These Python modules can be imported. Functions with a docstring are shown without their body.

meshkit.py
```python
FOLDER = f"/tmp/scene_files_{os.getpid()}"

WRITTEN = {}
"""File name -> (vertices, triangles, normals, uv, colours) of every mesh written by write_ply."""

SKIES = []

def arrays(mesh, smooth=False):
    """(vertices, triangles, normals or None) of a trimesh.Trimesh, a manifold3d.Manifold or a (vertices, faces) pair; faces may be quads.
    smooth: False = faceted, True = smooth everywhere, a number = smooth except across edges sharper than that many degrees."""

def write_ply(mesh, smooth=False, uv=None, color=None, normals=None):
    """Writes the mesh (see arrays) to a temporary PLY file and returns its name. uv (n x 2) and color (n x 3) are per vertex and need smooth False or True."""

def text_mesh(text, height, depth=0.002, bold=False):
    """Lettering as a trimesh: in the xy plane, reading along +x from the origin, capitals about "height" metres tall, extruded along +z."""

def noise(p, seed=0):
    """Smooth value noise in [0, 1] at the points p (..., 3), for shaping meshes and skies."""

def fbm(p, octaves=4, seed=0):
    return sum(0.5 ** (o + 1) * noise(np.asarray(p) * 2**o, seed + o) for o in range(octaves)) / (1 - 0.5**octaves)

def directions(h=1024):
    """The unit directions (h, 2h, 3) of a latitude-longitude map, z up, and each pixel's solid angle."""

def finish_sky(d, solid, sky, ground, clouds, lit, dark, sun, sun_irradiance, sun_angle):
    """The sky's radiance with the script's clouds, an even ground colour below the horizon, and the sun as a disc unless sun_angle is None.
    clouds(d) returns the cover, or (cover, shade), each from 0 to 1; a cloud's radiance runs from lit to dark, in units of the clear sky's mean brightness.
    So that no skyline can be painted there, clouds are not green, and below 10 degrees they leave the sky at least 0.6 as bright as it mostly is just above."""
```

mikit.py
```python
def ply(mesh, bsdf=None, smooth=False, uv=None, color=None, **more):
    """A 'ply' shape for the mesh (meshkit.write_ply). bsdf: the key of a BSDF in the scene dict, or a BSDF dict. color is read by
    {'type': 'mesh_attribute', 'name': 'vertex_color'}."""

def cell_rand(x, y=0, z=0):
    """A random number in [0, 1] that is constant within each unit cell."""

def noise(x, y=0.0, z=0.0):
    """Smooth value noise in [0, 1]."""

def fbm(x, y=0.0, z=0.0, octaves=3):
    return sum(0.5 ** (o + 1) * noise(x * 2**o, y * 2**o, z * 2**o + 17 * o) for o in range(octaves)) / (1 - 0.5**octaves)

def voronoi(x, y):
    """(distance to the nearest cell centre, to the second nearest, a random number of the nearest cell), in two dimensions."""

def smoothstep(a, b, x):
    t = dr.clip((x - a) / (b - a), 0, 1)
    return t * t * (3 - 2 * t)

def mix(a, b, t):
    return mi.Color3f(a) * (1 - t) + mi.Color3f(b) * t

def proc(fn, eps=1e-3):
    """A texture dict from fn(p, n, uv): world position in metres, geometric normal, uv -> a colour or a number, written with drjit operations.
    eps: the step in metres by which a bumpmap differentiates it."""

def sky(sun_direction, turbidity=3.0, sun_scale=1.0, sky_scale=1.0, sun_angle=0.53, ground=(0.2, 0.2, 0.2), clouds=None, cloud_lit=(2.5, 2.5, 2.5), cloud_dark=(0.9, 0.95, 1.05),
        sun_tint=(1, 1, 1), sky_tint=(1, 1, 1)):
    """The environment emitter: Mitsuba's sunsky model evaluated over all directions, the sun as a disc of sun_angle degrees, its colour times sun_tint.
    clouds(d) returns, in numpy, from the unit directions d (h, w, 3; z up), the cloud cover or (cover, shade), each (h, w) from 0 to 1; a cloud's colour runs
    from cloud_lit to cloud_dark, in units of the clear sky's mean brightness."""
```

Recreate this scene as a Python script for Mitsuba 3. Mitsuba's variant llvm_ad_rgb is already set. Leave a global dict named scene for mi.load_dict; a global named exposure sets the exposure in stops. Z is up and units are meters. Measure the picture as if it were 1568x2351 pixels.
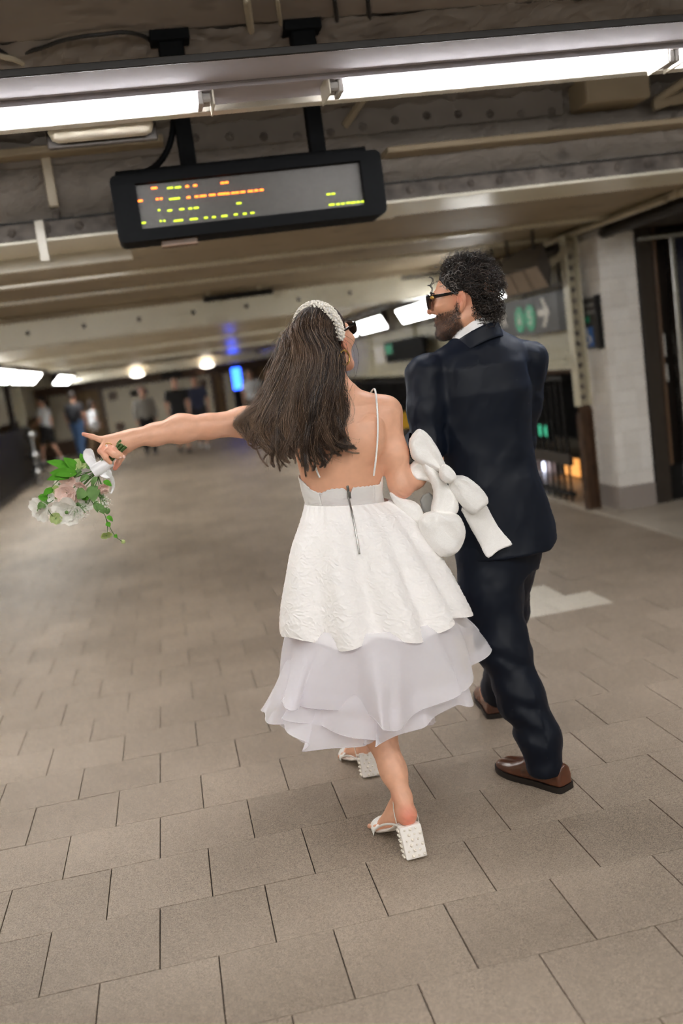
import math, numpy as np, trimesh, manifold3d as m3, shapely.geometry as sg
import drjit as dr, mitsuba as mi, mikit, meshkit
from mikit import ply, proc
rng = np.random.default_rng(7)
T = mi.ScalarTransform4f
scene, labels = {}, {}
A = np.array

# ---------------------------------------------------------------- camera
FPX = 2228.95
RIGHT, DOWN, FWD = A([.97433, -.18125, -.13350]), A([-.15778, -.12681, -.97930]), A([.16057, .97523, -.15216])
EYE = A([0, 0, 1.472])
_m = np.eye(4); _m[:3, 0], _m[:3, 1], _m[:3, 2], _m[:3, 3] = -RIGHT, -DOWN, FWD, EYE
scene['camera'] = dict(type='thinlens', fov=2*math.degrees(math.atan(784/FPX)), fov_axis='x', to_world=T(_m.tolist()), aperture_radius=.0105, focus_distance=2.95, near_clip=.05, far_clip=200.)
exposure = 1.66

# ---------------------------------------------------------------- lights (colours of what gives off light)
TUBE = (12.8, 12.8, 12.7)
LENS = (6.6, 6.6, 6.3)
def emit(rgb): return dict(type='area', radiance=dict(type='rgb', value=list(map(float, rgb))))

# ---------------------------------------------------------------- materials
def lin(c):
    c = np.asarray(c, float)/255
    return [float(x) for x in np.where(c < .04045, c/12.92, ((c+.055)/1.055)**2.4)]
def rgb(c): return dict(type='rgb', value=lin(c))
def mat(key, c, rough=.5, spec=.5, **kw):
    base = c if isinstance(c, dict) else rgb(c)
    scene['m_'+key] = dict(type='twosided', b=dict(type='principled', base_color=base, roughness=float(rough), specular=float(spec), **kw))
def vary(c0, c1, fn): 
    a, b = mi.Color3f(lin(c0)), mi.Color3f(lin(c1))
    return proc(lambda p, n, uv: a*(1-fn(p)) + b*fn(p))
def bump(key, inner, fn, scale, eps=1e-3):
    scene['m_'+key] = dict(type='twosided', b=dict(type='bumpmap', t=proc(fn, eps), scale=float(scale), b=inner))
def prin(c, rough, spec=.5, **kw): return dict(type='principled', base_color=c if isinstance(c, dict) else rgb(c), roughness=float(rough), specular=float(spec), **kw)
TW, TD, TX, TY = .305, .30121, -.545, 2.3758
def tile_rand(p, s):
    j = dr.floor((p.y-TY)/TD); o = j - 2*dr.floor(j/2)
    return mikit.cell_rand((p.x-TX)/TW - .5*o, j, s)
def granite(c0, c1):
    a, b = mi.Color3f(lin(c0)), mi.Color3f(lin(c1))
    def f(p, n, uv):
        sp = mikit.noise(p.x*760, p.y*760, 3.)*.6 + mikit.noise(p.x*330, p.y*330, 9.)*.4
        wear = mikit.fbm(p.x*1.7, p.y*1.7, 1.)
        t = dr.clip(.5 + 1.05*(sp-.5) + .14*(tile_rand(p, 2)-.5) + .45*(wear-.5), 0, 1)
        return a*(1-t) + b*t
    return proc(f)
mat('tile', granite((92, 81, 69), (172, 157, 141)), .55, .32)
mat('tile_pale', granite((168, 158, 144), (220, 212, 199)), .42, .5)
mat('grout', (58, 52, 46), .9, .1)
mat('curb', vary((150, 140, 128), (178, 168, 155), lambda p: mikit.fbm(p.x*3, p.y*3, p.z*3)), .4)
def grime(p): return dr.clip(mikit.fbm(p.x*1.3, p.y*1.3, p.z*1.3+4)*.75 + .4*mikit.smoothstep(.62, .8, mikit.fbm(p.x*5, p.y*5, p.z*5)), 0, 1)
bump('plaster', prin(vary((132, 123, 114), (82, 75, 69), grime), .62, .35), lambda p, n, uv: mikit.fbm(p.x*26, p.y*26, p.z*34, 3), .012)
bump('slab', prin(vary((156, 146, 136), (104, 95, 88), grime), .6, .3), lambda p, n, uv: mikit.fbm(p.x*20, p.y*20, p.z*20, 3), .008)
mat('soffit', vary((158, 143, 119), (124, 110, 90), grime), .6, .25)
mat('soffit_far', vary((206, 194, 166), (170, 156, 126), grime), .28, .5)
mat('gloss_paint', (206, 198, 178), .16, .6)
mat('lens_off', (128, 112, 96), .4, .4)
mat('soffit_pale', vary((226, 221, 204), (196, 188, 168), grime), .32, .5)
mat('cream', vary((206, 200, 178), (172, 164, 140), grime), .38, .5)
bump('iron', prin(vary((112, 104, 97), (56, 50, 46), lambda p: dr.clip(mikit.fbm(p.x*14, p.y*14, p.z*14)*1.5-.3, 0, 1)), .6, .35), lambda p, n, uv: mikit.fbm(p.x*30, p.y*30, p.z*30, 3), .006)
mat('channel', (172, 168, 174), .85, .15)
mat('white_metal', (214, 209, 196), .35, .5)
mat('cream_pipe', (176, 164, 142), .35, .5)
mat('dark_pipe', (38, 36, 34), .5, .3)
mat('black', (9, 9, 10), .45, .25)
mat('sign_black', (8, 10, 12), .7, .1)
mat('fence', (10, 10, 10), .5, .2)
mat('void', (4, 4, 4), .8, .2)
mat('rust', vary((84, 58, 38), (40, 30, 22), lambda p: mikit.fbm(p.x*12, p.y*12, p.z*9)), .7, .3)
mat('steel', (196, 196, 196), .28, .5, metallic=1.0)
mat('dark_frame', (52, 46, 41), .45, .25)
mat('web_olive', (150, 142, 122), .45, .4)  # column web, a darker olive than its cream flanges
mat('dark_glass', (22, 27, 48), .12, .6)
mat('white_tile', vary((238, 234, 230), (228, 223, 218), lambda p: mikit.cell_rand(p.x*7+p.y*5, p.z*9.5, 3)), .14, .6)
mat('tile_base', (142, 133, 128), .4, .5)
mat('tile_joint', (178, 172, 166), .8, .2)
mat('brown_tile', vary((104, 76, 52), (72, 52, 36), grime), .4, .5)
mat('ochre', (150, 122, 84), .5, .4)
mat('panel_cream', (216, 206, 184), .4, .4)
mat('sign_grey', (62, 60, 60), .45, .4)
mat('green', (30, 150, 110), .4, .4)
mat('yellow', (214, 164, 40), .5, .4)
mat('blue_print', (58, 104, 170), .4, .4)
mat('white_print', (224, 220, 212), .4, .4)
mat('grey_print', (120, 120, 118), .5, .3)
mat('glass_lamp', (222, 214, 196), .3, .5)
mat('socket', (176, 172, 168), .35, .5)

# ---------------------------------------------------------------- helpers
COUNT = {}
def key_of(name):
    n = COUNT.get(name, 0); COUNT[name] = n+1
    return name if n == 0 else f'{name}_{n:03d}'
def tag(k, label=None, cat=None, group=None, kind=None):
    d = {a: b for a, b in (('label', label), ('category', cat), ('group', group), ('kind', kind)) if b}
    if d: labels.setdefault(k, {}).update(d)
    return k
def put(name, mesh, m, parent=None, smooth=False, label=None, cat=None, group=None, kind=None, light=None, color=None, **kw):
    k = key_of((parent+'__' if parent else '')+name)
    scene[k] = ply(mesh, 'm_'+m if m else None, smooth, color=color, **kw)
    if light: scene[k]['emitter'] = emit(light)
    return tag(k, label, cat, group, kind)
def again(name, src, tr, parent=None, **kw):
    k = key_of((parent+'__' if parent else '')+name)
    scene[k] = {**scene[src], 'to_world': tr}
    return tag(k, **kw)
def thing(name, label, cat, group=None, kind=None):
    k = key_of(name); return tag(k, label, cat, group, kind)
cat_ = trimesh.util.concatenate
def box(x0, x1, y0, y1, z0, z1):
    b = trimesh.creation.box((abs(x1-x0), abs(y1-y0), abs(z1-z0))); b.apply_translation([(x0+x1)/2, (y0+y1)/2, (z0+z1)/2]); return b
def cbox(x0, x1, y0, y1, z0, z1, r=.004):
    h = m3.Manifold.batch_hull([m3.Manifold.sphere(r, 8).translate([x, y, z]) for x in (x0+r, x1-r) for y in (y0+r, y1-r) for z in (z0+r, z1-r)])
    m = h.to_mesh(); return trimesh.Trimesh(m.vert_properties[:, :3], m.tri_verts, process=False)
def tile_box(x0, x1, y0, y1, z0, z1, c=.0008, drop=.0):
    """a slab with a chamfered top, no bottom: 18 triangles"""
    v = A([[x0, y0, z0], [x1, y0, z0], [x1, y1, z0], [x0, y1, z0], [x0, y0, z1-c], [x1, y0, z1-c], [x1, y1, z1-c], [x0, y1, z1-c], [x0+c, y0+c, z1], [x1-c, y0+c, z1], [x1-c, y1-c, z1], [x0+c, y1-c, z1]])
    q = []
    for a in (0, 4):
        for i in range(4): q.append([a+i, a+(i+1) % 4, a+4+(i+1) % 4, a+4+i])
    q.append([8, 9, 10, 11])
    f = [t for a, b, c_, d in q for t in ((a, b, c_), (a, c_, d))]
    return trimesh.Trimesh(v, f, process=False)
def frames(P):
    P = np.asarray(P, float); t = np.gradient(P, axis=0); t /= np.linalg.norm(t, axis=1, keepdims=True)+1e-12
    n = np.cross(t[0], [0, 0, 1.]);  n = np.cross(t[0], [1., 0, 0]) if np.linalg.norm(n) < .1 else n
    N = []
    for i in range(len(P)):
        n = n - t[i]*np.dot(n, t[i]); n = n/np.linalg.norm(n); N.append(n)
    N = A(N); return t, N, np.cross(t, N)
def tube(P, r, k=8, flat=1.0, caps=True, nrm=None):
    P = np.asarray(P, float); r = np.broadcast_to(np.asarray(r, float), len(P)); t, N, B = frames(P)
    if nrm is not None:
        N = np.broadcast_to(np.asarray(nrm, float), P.shape); N = N - t*(N*t).sum(1, keepdims=True); N = N/np.linalg.norm(N, axis=1, keepdims=True); B = np.cross(t, N)
    a = np.arange(k)*2*np.pi/k
    v = (P[:, None]+r[:, None, None]*(np.cos(a)[None, :, None]*N[:, None]*flat+np.sin(a)[None, :, None]*B[:, None])).reshape(-1, 3)
    i, j = np.meshgrid(np.arange(len(P)-1), np.arange(k), indexing='ij'); a0 = (i*k+j).ravel(); a1 = (i*k+(j+1) % k).ravel()
    f = np.vstack([np.stack([a0, a1, a1+k], 1), np.stack([a0, a1+k, a0+k], 1)])
    if caps:
        n = len(v); v = np.vstack([v, P[:1], P[-1:]]); q = np.arange(k)
        f = np.vstack([f, np.stack([(q+1) % k, q, q*0+n], 1), np.stack([q+n-k, (q+1) % k+n-k, q*0+n+1], 1)])
    return trimesh.Trimesh(v, f, process=False)
def spline(P, n):
    from scipy.interpolate import CubicSpline
    P = np.asarray(P, float)
    if len(P) < 3: return P[0]+(P[-1]-P[0])*np.linspace(0, 1, n)[:, None]
    s = np.r_[0, np.cumsum(np.linalg.norm(np.diff(P, axis=0), axis=1))]; return CubicSpline(s/s[-1], P)(np.linspace(0, 1, n))
def cyl(a, b, r, k=16): return tube([a, b], r, k)
def dome(c, n, r, h, k=10):
    """rivet head: a flattened half ball at c along n"""
    n = A(n, float); u = np.cross(n, [0, 0, 1.]) if abs(n[2]) < .9 else A([1., 0, 0]); u = u/np.linalg.norm(u); w = np.cross(n, u)
    v, f = [], []
    for q in (0, .5, 1.0): 
        for a in np.arange(k)*2*np.pi/k: v.append(A(c)+r*math.cos(q*1.25)*(math.cos(a)*u+math.sin(a)*w)+n*h*math.sin(q*1.25)/math.sin(1.25))
    v.append(A(c)+n*h*1.05)
    for q in (0, 1):
        for i in range(k): a, b = q*k+i, q*k+(i+1) % k; f += [(a, b, b+k), (a, b+k, a+k)]
    for i in range(k): f.append((2*k+i, 2*k+(i+1) % k, 3*k))
    return trimesh.Trimesh(v, f, process=False)
def sheet(G, closed=False, thick=0.):
    """surface through a grid of points (n x m x 3); thick > 0 gives it a back and a rim"""
    n, m = G.shape[:2]; i, j = np.meshgrid(np.arange(n-1), np.arange(m if closed else m-1), indexing='ij'); i, j = i.ravel(), j.ravel(); j1 = (j+1) % m
    a, b, c, d = i*m+j, i*m+j1, (i+1)*m+j1, (i+1)*m+j
    f = np.vstack([np.stack([a, b, c], 1), np.stack([a, c, d], 1)]); v = G.reshape(-1, 3)
    if not thick: return trimesh.Trimesh(v, f, process=False)
    nn = meshkit.arrays((v, f), True)[2]; N = n*m
    v2 = np.vstack([v, v-nn*thick]); ff = [f, f[:, ::-1]+N]
    def rim(e):
        e = A(e); ff.append(np.stack([e[:-1], e[1:]+N, e[1:]], 1)); ff.append(np.stack([e[:-1], e[:-1]+N, e[1:]+N], 1))
    r = list(range(m))+([0] if closed else [])
    rim(r); rim([(n-1)*m+x for x in r][::-1])
    if not closed: rim([x*m for x in range(n)][::-1]); rim([x*m+m-1 for x in range(n)])
    return trimesh.Trimesh(v2, np.vstack(ff), process=False)
def text(s, h, org, right, up, m, parent, name='lettering', depth=.002, bold=True, width=None):
    t = meshkit.text_mesh(s, h, depth, bold); v = t.vertices - [t.bounds[:, 0].mean(), t.bounds[:, 1].mean(), 0]
    if width: v[:, 0] *= width/np.ptp(v[:, 0])
    R_ = A(right, float); U_ = A(up, float); N_ = np.cross(R_, U_)
    return put(name, trimesh.Trimesh(A(org)+v[:, :1]*R_+v[:, 1:2]*U_+v[:, 2:]*N_, t.faces, process=False), m, parent)
LEDS_ = [(0.208,2.309,0.028,0),(0.248,2.309,0.015,1),(0.283,2.309,0.017,1),(0.403,2.308,0.017,1),(0.421,2.308,0.017,1),(0.247,2.262,0.017,1),(0.282,2.262,0.017,1),(0.31,2.262,0.029,1),(0.351,2.262,0.029,1),(0.394,2.262,0.037,1),(0.419,2.261,0.018,1),(0.443,2.261,0.017,1),(0.461,2.261,0.017,1),(0.486,2.261,0.023,1),(0.52,2.261,0.023,1),(0.546,2.261,0.017,1),(0.57,2.261,0.018,1),(0.196,2.263,0.029,0),(0.21,2.216,0.023,0),(0.247,2.215,0.017,0),(0.273,2.215,0.023,0),(0.462,2.215,0.023,0),(0.188,2.17,0.042,0),(0.255,2.169,0.036,0),(0.309,2.169,0.017,0),(0.344,2.168,0.017,0),(0.39,2.168,0.028,0),(0.441,2.169,0.018,0),(0.481,2.168,0.018,0),(0.515,2.168,0.018,0),(0.866,2.212,0.018,0),(0.888,2.212,0.018,0),(0.875,2.166,0.027,0),(0.904,2.165,0.017,0),(0.926,2.165,0.017,0),(0.95,2.166,0.017,0),(0.973,2.165,0.025,0),(0.997,2.165,0.015,0),(1.018,2.165,0.017,0),(0.106,2.316,0.026,1),(0.039,2.269,0.02,1),(0.112,2.269,0.012,1),(0.129,2.269,0.012,1),(0.174,2.31,0.027,0),(0.175,2.263,0.027,0),(0.158,2.216,0.021,0),(0.112,2.222,0.011,0),(0.039,2.176,0.018,0),(0.112,2.176,0.01,0),(0.128,2.175,0.01,0)]
# ================================================================ FLOOR
put('floor', box(-6, 8, -4, 30, -.06, -.006), 'grout', kind='structure', label='beige speckled granite floor of a subway passage')
def vis(x, y):
    d = A([x, y, 0])-EYE; z = d@FWD
    return z > .3 and -90 < 784+FPX*(d@RIGHT)/z < 1660 and 800 < 1175+FPX*(d@DOWN)/z < 2460
cells = []
for j in range(-4, 82):
    for k in range(-12, 14):
        x0 = TX+(k+.5*(j % 2))*TW; y0 = TY+j*TD
        if x0+TW > -2.62 and x0 < 3.24: cells.append((y0, x0, j, k))
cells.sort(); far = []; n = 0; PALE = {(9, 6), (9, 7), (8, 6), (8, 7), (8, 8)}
for y0, x0, j, k in cells:
    x1 = min(x0+TW, 3.24); dz = (.0006 if (j*7+k*13) % 5 == 0 else 0)-.0004*((j*3+k) % 3)
    t = tile_box(x0+.0016, x1-.0016, y0+.0009, y0+TD-.0009, -.008, dz, .0009)
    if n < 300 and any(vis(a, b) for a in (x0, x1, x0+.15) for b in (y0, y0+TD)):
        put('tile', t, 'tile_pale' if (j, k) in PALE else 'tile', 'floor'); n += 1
    else: far.append(t)
put('far_tile', cat_(far), 'tile', 'floor', kind='stuff')
put('curb', cbox(3.243, 8, 1, 30, -.05, .012, .005), 'curb', 'floor', True, label='pale stone strip along the right side')

# ================================================================ CEILING
put('ceiling', box(-6, 8, -8, 5.2, 2.96, 3.2), 'slab', kind='structure', label='dark grimy plaster ceiling above the light fixture')
put('ceiling_soffit', box(-6, 3.55, 5.42, 9.3, 2.25, 2.45), 'soffit', None, False, kind='structure', label='flat painted soffit behind the sign')
put('ceiling_ridge', cbox(-6, 3.5, 6.78, 6.84, 2.226, 2.26, .008), 'gloss_paint', None, 30, kind='structure', label='painted ridge of the ceiling')
put('ceiling_ridge', cbox(-6, 3.5, 7.86, 7.92, 2.226, 2.26, .008), 'gloss_paint', None, 30, kind='structure', label='painted ridge of the ceiling')
put('ceiling_soffit', box(-1.95, 2.42, 9.75, 25, 2.0, 2.3), 'soffit_far', None, False, kind='structure', label='lower pale soffit over the far half')
put('ceiling_ridge', cbox(-1.95, 2.42, 13.0, 13.1, 1.97, 2.01, .008), 'soffit_pale', None, 30, kind='structure', label='painted ridge of the ceiling')
put('ceiling_ridge', cbox(-1.95, 2.42, 18.0, 18.1, 1.97, 2.01, .008), 'soffit_pale', None, 30, kind='structure', label='painted ridge of the ceiling')
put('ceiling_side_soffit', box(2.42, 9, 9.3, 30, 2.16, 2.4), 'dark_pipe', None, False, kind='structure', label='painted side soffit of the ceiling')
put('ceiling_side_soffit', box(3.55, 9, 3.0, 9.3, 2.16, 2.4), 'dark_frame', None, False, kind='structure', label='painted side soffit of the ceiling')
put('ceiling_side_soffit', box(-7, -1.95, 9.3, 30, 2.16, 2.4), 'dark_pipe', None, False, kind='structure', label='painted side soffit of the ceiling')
put('ceiling_edge_beam', cbox(2.40, 2.52, 9.75, 25, 1.96, 2.16, .01), 'dark_frame', None, 30, kind='structure', label='painted edge beam of the ceiling')
put('ceiling_edge_beam', cbox(-2.05, -1.93, 9.75, 25, 1.96, 2.16, .01), 'dark_frame', None, 30, kind='structure', label='painted edge beam of the ceiling')
put('ceiling_header', cbox(-6, 7, 24.4, 24.9, 1.80, 2.2, .02), 'soffit_pale', None, 30, kind='structure', label='painted header of the ceiling')
# near girder
gi = thing('ceiling_girder', 'plaster-covered steel girder crossing above the sign, riveted along its bottom flange', None, kind='structure')
put('web', box(-6, 8, 5.135, 5.4, 2.345, 3.05), 'plaster', gi)
def rough(p0, u, v, nu, nv, nrm, amp, fr, seed):
    """a hand-trowelled surface: a grid with real lumps"""
    s_, t_ = np.meshgrid(np.linspace(0, 1, nu), np.linspace(0, 1, nv), indexing='ij'); P_ = A(p0)+s_[..., None]*A(u)+t_[..., None]*A(v)
    w = meshkit.fbm(P_*fr*.5, 2, seed+9)-.5; d_ = meshkit.fbm(P_*fr+w[..., None]*2.5, 4, seed)-.35
    return sheet(P_+d_[..., None]*A(nrm, float)*amp)
put('plaster_face', rough([-3.2, 5.128, 2.343], [7.6, 0, 0], [0, 0, .42], 900, 56, (0, -1, 0), .060, A([14, 14, 20]), 3), 'plaster', gi, True, label='lumpy plaster face')
put('haunch', rough([-3.2, 5.13, 2.72], [7.6, 0, 0], [0, -.68, .243], 800, 76, (0, -.35, -.94), .06, A([11, 11, 11]), 5), 'plaster', gi, True, label='lumpy plaster haunch under the ceiling')
put('crack', box(-6, 8, 5.105, 5.14, 2.333, 2.350), 'black', gi)
put('flange', cbox(-6, 8, 5.07, 5.42, 2.25, 2.335, .006), 'iron', gi, 30, label='grey riveted iron flange')
put('flange_plate', cbox(-6, 8, 5.03, 5.5, 2.232, 2.25, .004), 'soffit_pale', gi, 30, label='pale bottom plate')
put('cover_plate', cbox(-6, 2.32, 5.095, 5.14, 2.60, 2.78, .004), 'plaster', gi, 30)
put('ledge', cbox(1.30, 8, 4.96, 5.14, 2.47, 2.50, .006), 'soffit', gi, 30)
put('ledge', cbox(-6, .20, 4.98, 5.14, 2.63, 2.668, .006), 'soffit', gi, 30)
rv = None
for x in np.arange(-2.95, 4.3, .168):
    if .0 < x < 1.1: continue
    if rv is None: rv = put('rivet', dome([0, 5.072, 2.296], [0, -1, 0], .022, .016), 'iron', gi, True); scene[rv]['to_world'] = T().translate([float(x), 0, 0])
    else: again('rivet', rv, T().translate([float(x+.01*math.sin(9*x)), 0, 0]), gi)
for x in np.arange(.36, 2.3, .172):
    again('rivet', rv, T().translate([float(x), .024, .345+.02*math.sin(5*x)]), gi)
    if int(x*100) % 3: again('rivet', rv, T().translate([float(x+.09), .024, .455]), gi)
# far pale girder
g2 = thing('ceiling_girder', 'pale painted girder crossing the passage behind the sign', None, kind='structure')
put('web', cbox(-6, 3.0, 9.3, 9.75, 1.975, 2.27, .01), 'soffit_pale', g2, 30)
put('flange', cbox(-6, 3.0, 9.24, 9.32, 2.2, 2.26, .006), 'soffit', g2, 30)
for i, x in enumerate(np.arange(-1.6, 2.4, .5)):
    k = again('rivet', rv, T().translate([float(x), 9.3-5.07, 2.10-2.296]), g2)
# white lamp housing tucked behind the near girder, its tubes on the far side
hl = thing('light_fixture', 'white fluorescent fixture housing tucked under the girder left of the sign', 'light fixture')
put('housing', cbox(-3.2, -.04, 5.5, 5.54, 2.165, 2.25, .006), 'white_metal', hl, 30)
put('tube', cyl([-3.1, 5.62, 2.205], [-.12, 5.62, 2.205], .018), 'white_metal', hl, True, light=TUBE)
put('tube', cyl([-3.1, 5.68, 2.205], [-.12, 5.68, 2.205], .018), 'white_metal', hl, True, light=TUBE)
h2 = thing('light_fixture', 'fluorescent fixture under the girder hidden behind the sign, its white reflector just showing below', 'light fixture')
put('housing', cbox(.2, 1.5, 5.50, 5.64, 2.262, 2.29, .006), 'white_metal', h2, 30)
put('reflector', cbox(.22, 1.45, 5.52, 5.60, 2.236, 2.264, .005), 'white_metal', h2, 30)
put('bracket', cbox(-.475, -.43, 5.02, 5.06, 2.14, 2.335, .004), 'white_metal', hl, 30)
# pipes along the right edge
pp = thing('ceiling_pipe', 'cream conduit running along the right edge of the ceiling', 'pipe')
put('pipe', tube([[3.36, 3.2, 2.225], [3.36, 6, 2.222], [3.35, 10, 2.205], [2.62, 12, 2.0], [2.5, 24, 1.93]], .026, 12), 'cream_pipe', pp, True)
put('pipe', tube([[3.31, 5.9, 2.2], [3.31, 7.7, 2.2]], .018, 12), 'cream_pipe', pp, True)
for y in (4.4, 5.8, 7.2, 8.6): put('clamp', cbox(3.32, 3.40, y-.015, y+.015, 2.195, 2.26, .004), 'cream_pipe', pp, 30)
put('ceiling_pipe', tube([[3.47, 3.2, 2.17], [3.47, 10, 2.15]], .036, 12), 'dark_pipe', None, True, label='dark conduit below the cream pipe, right of the girder', cat='pipe')
cp = thing('ceiling_pipe', 'pair of cream conduits bending down onto the riveted steel column', 'pipe')
for d in (0, .045):
    put('pipe', tube(spline([[3.30+d*.6, 7.38, 2.16], [3.25+d, 7.36, 2.12], [3.17+d, 7.34, 2.05], [3.08+d, 7.33, 2.01-d*.3], [3.04+d, 7.32, 2.0-d*.3]], 14), .012, 8), 'cream_pipe', cp, True)
# conduits on the near ceiling
put('ceiling_conduit', tube([[0.582, 4.152, 2.95], [0.675, 4.816, 2.95]], 0.016, 10), 'cream_pipe', None, True, label='pale conduit crossing the dark ceiling, thickest of the four', cat='conduit')
put('ceiling_conduit', tube([[0.711, 4.176, 2.95], [0.807, 4.739, 2.95]], 0.009, 10), 'cream_pipe', None, True, label='thin pale conduit ending in a dark rose on the ceiling', cat='conduit')
put('ceiling_conduit', tube([[0.958, 4.223, 2.95], [1.097, 4.844, 2.95]], 0.009, 10), 'dark_pipe', None, True, label='dark thin conduit just right of the sign hanger', cat='conduit')
put('ceiling_conduit', tube([[1.107, 4.251, 2.95], [1.248, 4.8, 2.95]], 0.009, 10), 'dark_pipe', None, True, label='dark thin conduit rightmost on the near ceiling', cat='conduit')
put('ceiling_rose', trimesh.Trimesh(A([0.81, 4.745, 2.94])+trimesh.creation.icosphere(2).vertices*[.035, .035, .03], trimesh.creation.icosphere(2).faces, process=False), 'dark_frame', None, True, label='dark round rose at the end of the thin pale conduit', cat='ceiling rose')
put('cable', tube(spline([[-0.482, 4.431, 2.935], [-0.428, 4.477, 2.935], [-0.379, 4.528, 2.935], [-0.321, 4.503, 2.935], [-0.244, 4.456, 2.935], [-0.181, 4.407, 2.935], [-0.132, 4.387, 2.935], [-0.082, 4.373, 2.935], [0.004, 4.366, 2.935], [0.075, 4.362, 2.935], [0.146, 4.408, 2.935], [0.195, 4.51, 2.935], [0.227, 4.601, 2.935]], 70), .009, 8), 'dark_pipe', None, True, label='black cable looping across the ceiling to the sign hanger', cat='cable')
put('cable', tube(spline([[-0.479, 4.391, 2.915], [-0.439, 4.471, 2.915], [-0.393, 4.521000000000001, 2.915], [-0.36, 4.598000000000001, 2.915], [-0.345, 4.7090000000000005, 2.915]], 40), .013, 8), 'cream_pipe', None, True, label='short pale cable dropping behind the fixture at the far left', cat='cable')
em = thing('bulkhead_lamp', 'unlit oblong cream bulkhead lamp under the left fluorescent tube', 'lamp')
put('cover', cbox(-.262, .128, 3.85, 3.95, 2.412, 2.480, .033), 'glass_lamp', em, True); put('back_plate', cbox(-.275, .14, 3.945, 3.965, 2.40, 2.49, .008), 'dark_frame', em, 30)
for x in (-.2, .07): put('bracket', cbox(x-.012, x+.012, 3.74, 3.96, 2.452, 2.466, .003), 'white_metal', em)
dk = thing('wall_bracket', 'thin cream strap hanging down the girder face at the left', 'bracket')
put('strap', cbox(-.395, -.35, 5.07, 5.125, 2.40, 2.66, .004), 'cream_pipe', dk, 30); again('rivet', rv, T().translate([-.372, .03, .07]), dk)
put('wall_bracket', tube([[1.27, 4.95, 2.80], [1.12, 5.08, 2.645]], .022, 4, flat=.35), 'soffit', None, label='short slanted strap under the right fluorescent tube', cat='bracket')
jb = thing('junction_box', 'cream junction box on the girder under the right tube', 'box')
put('box', cbox(2.36, 2.72, 4.9, 5.12, 2.60, 2.78, .012), 'soffit', jb, 30)
fi = thing('pipe_fitting', 'cluster of cream pipe elbows at the right end of the girder', 'pipe')
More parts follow.
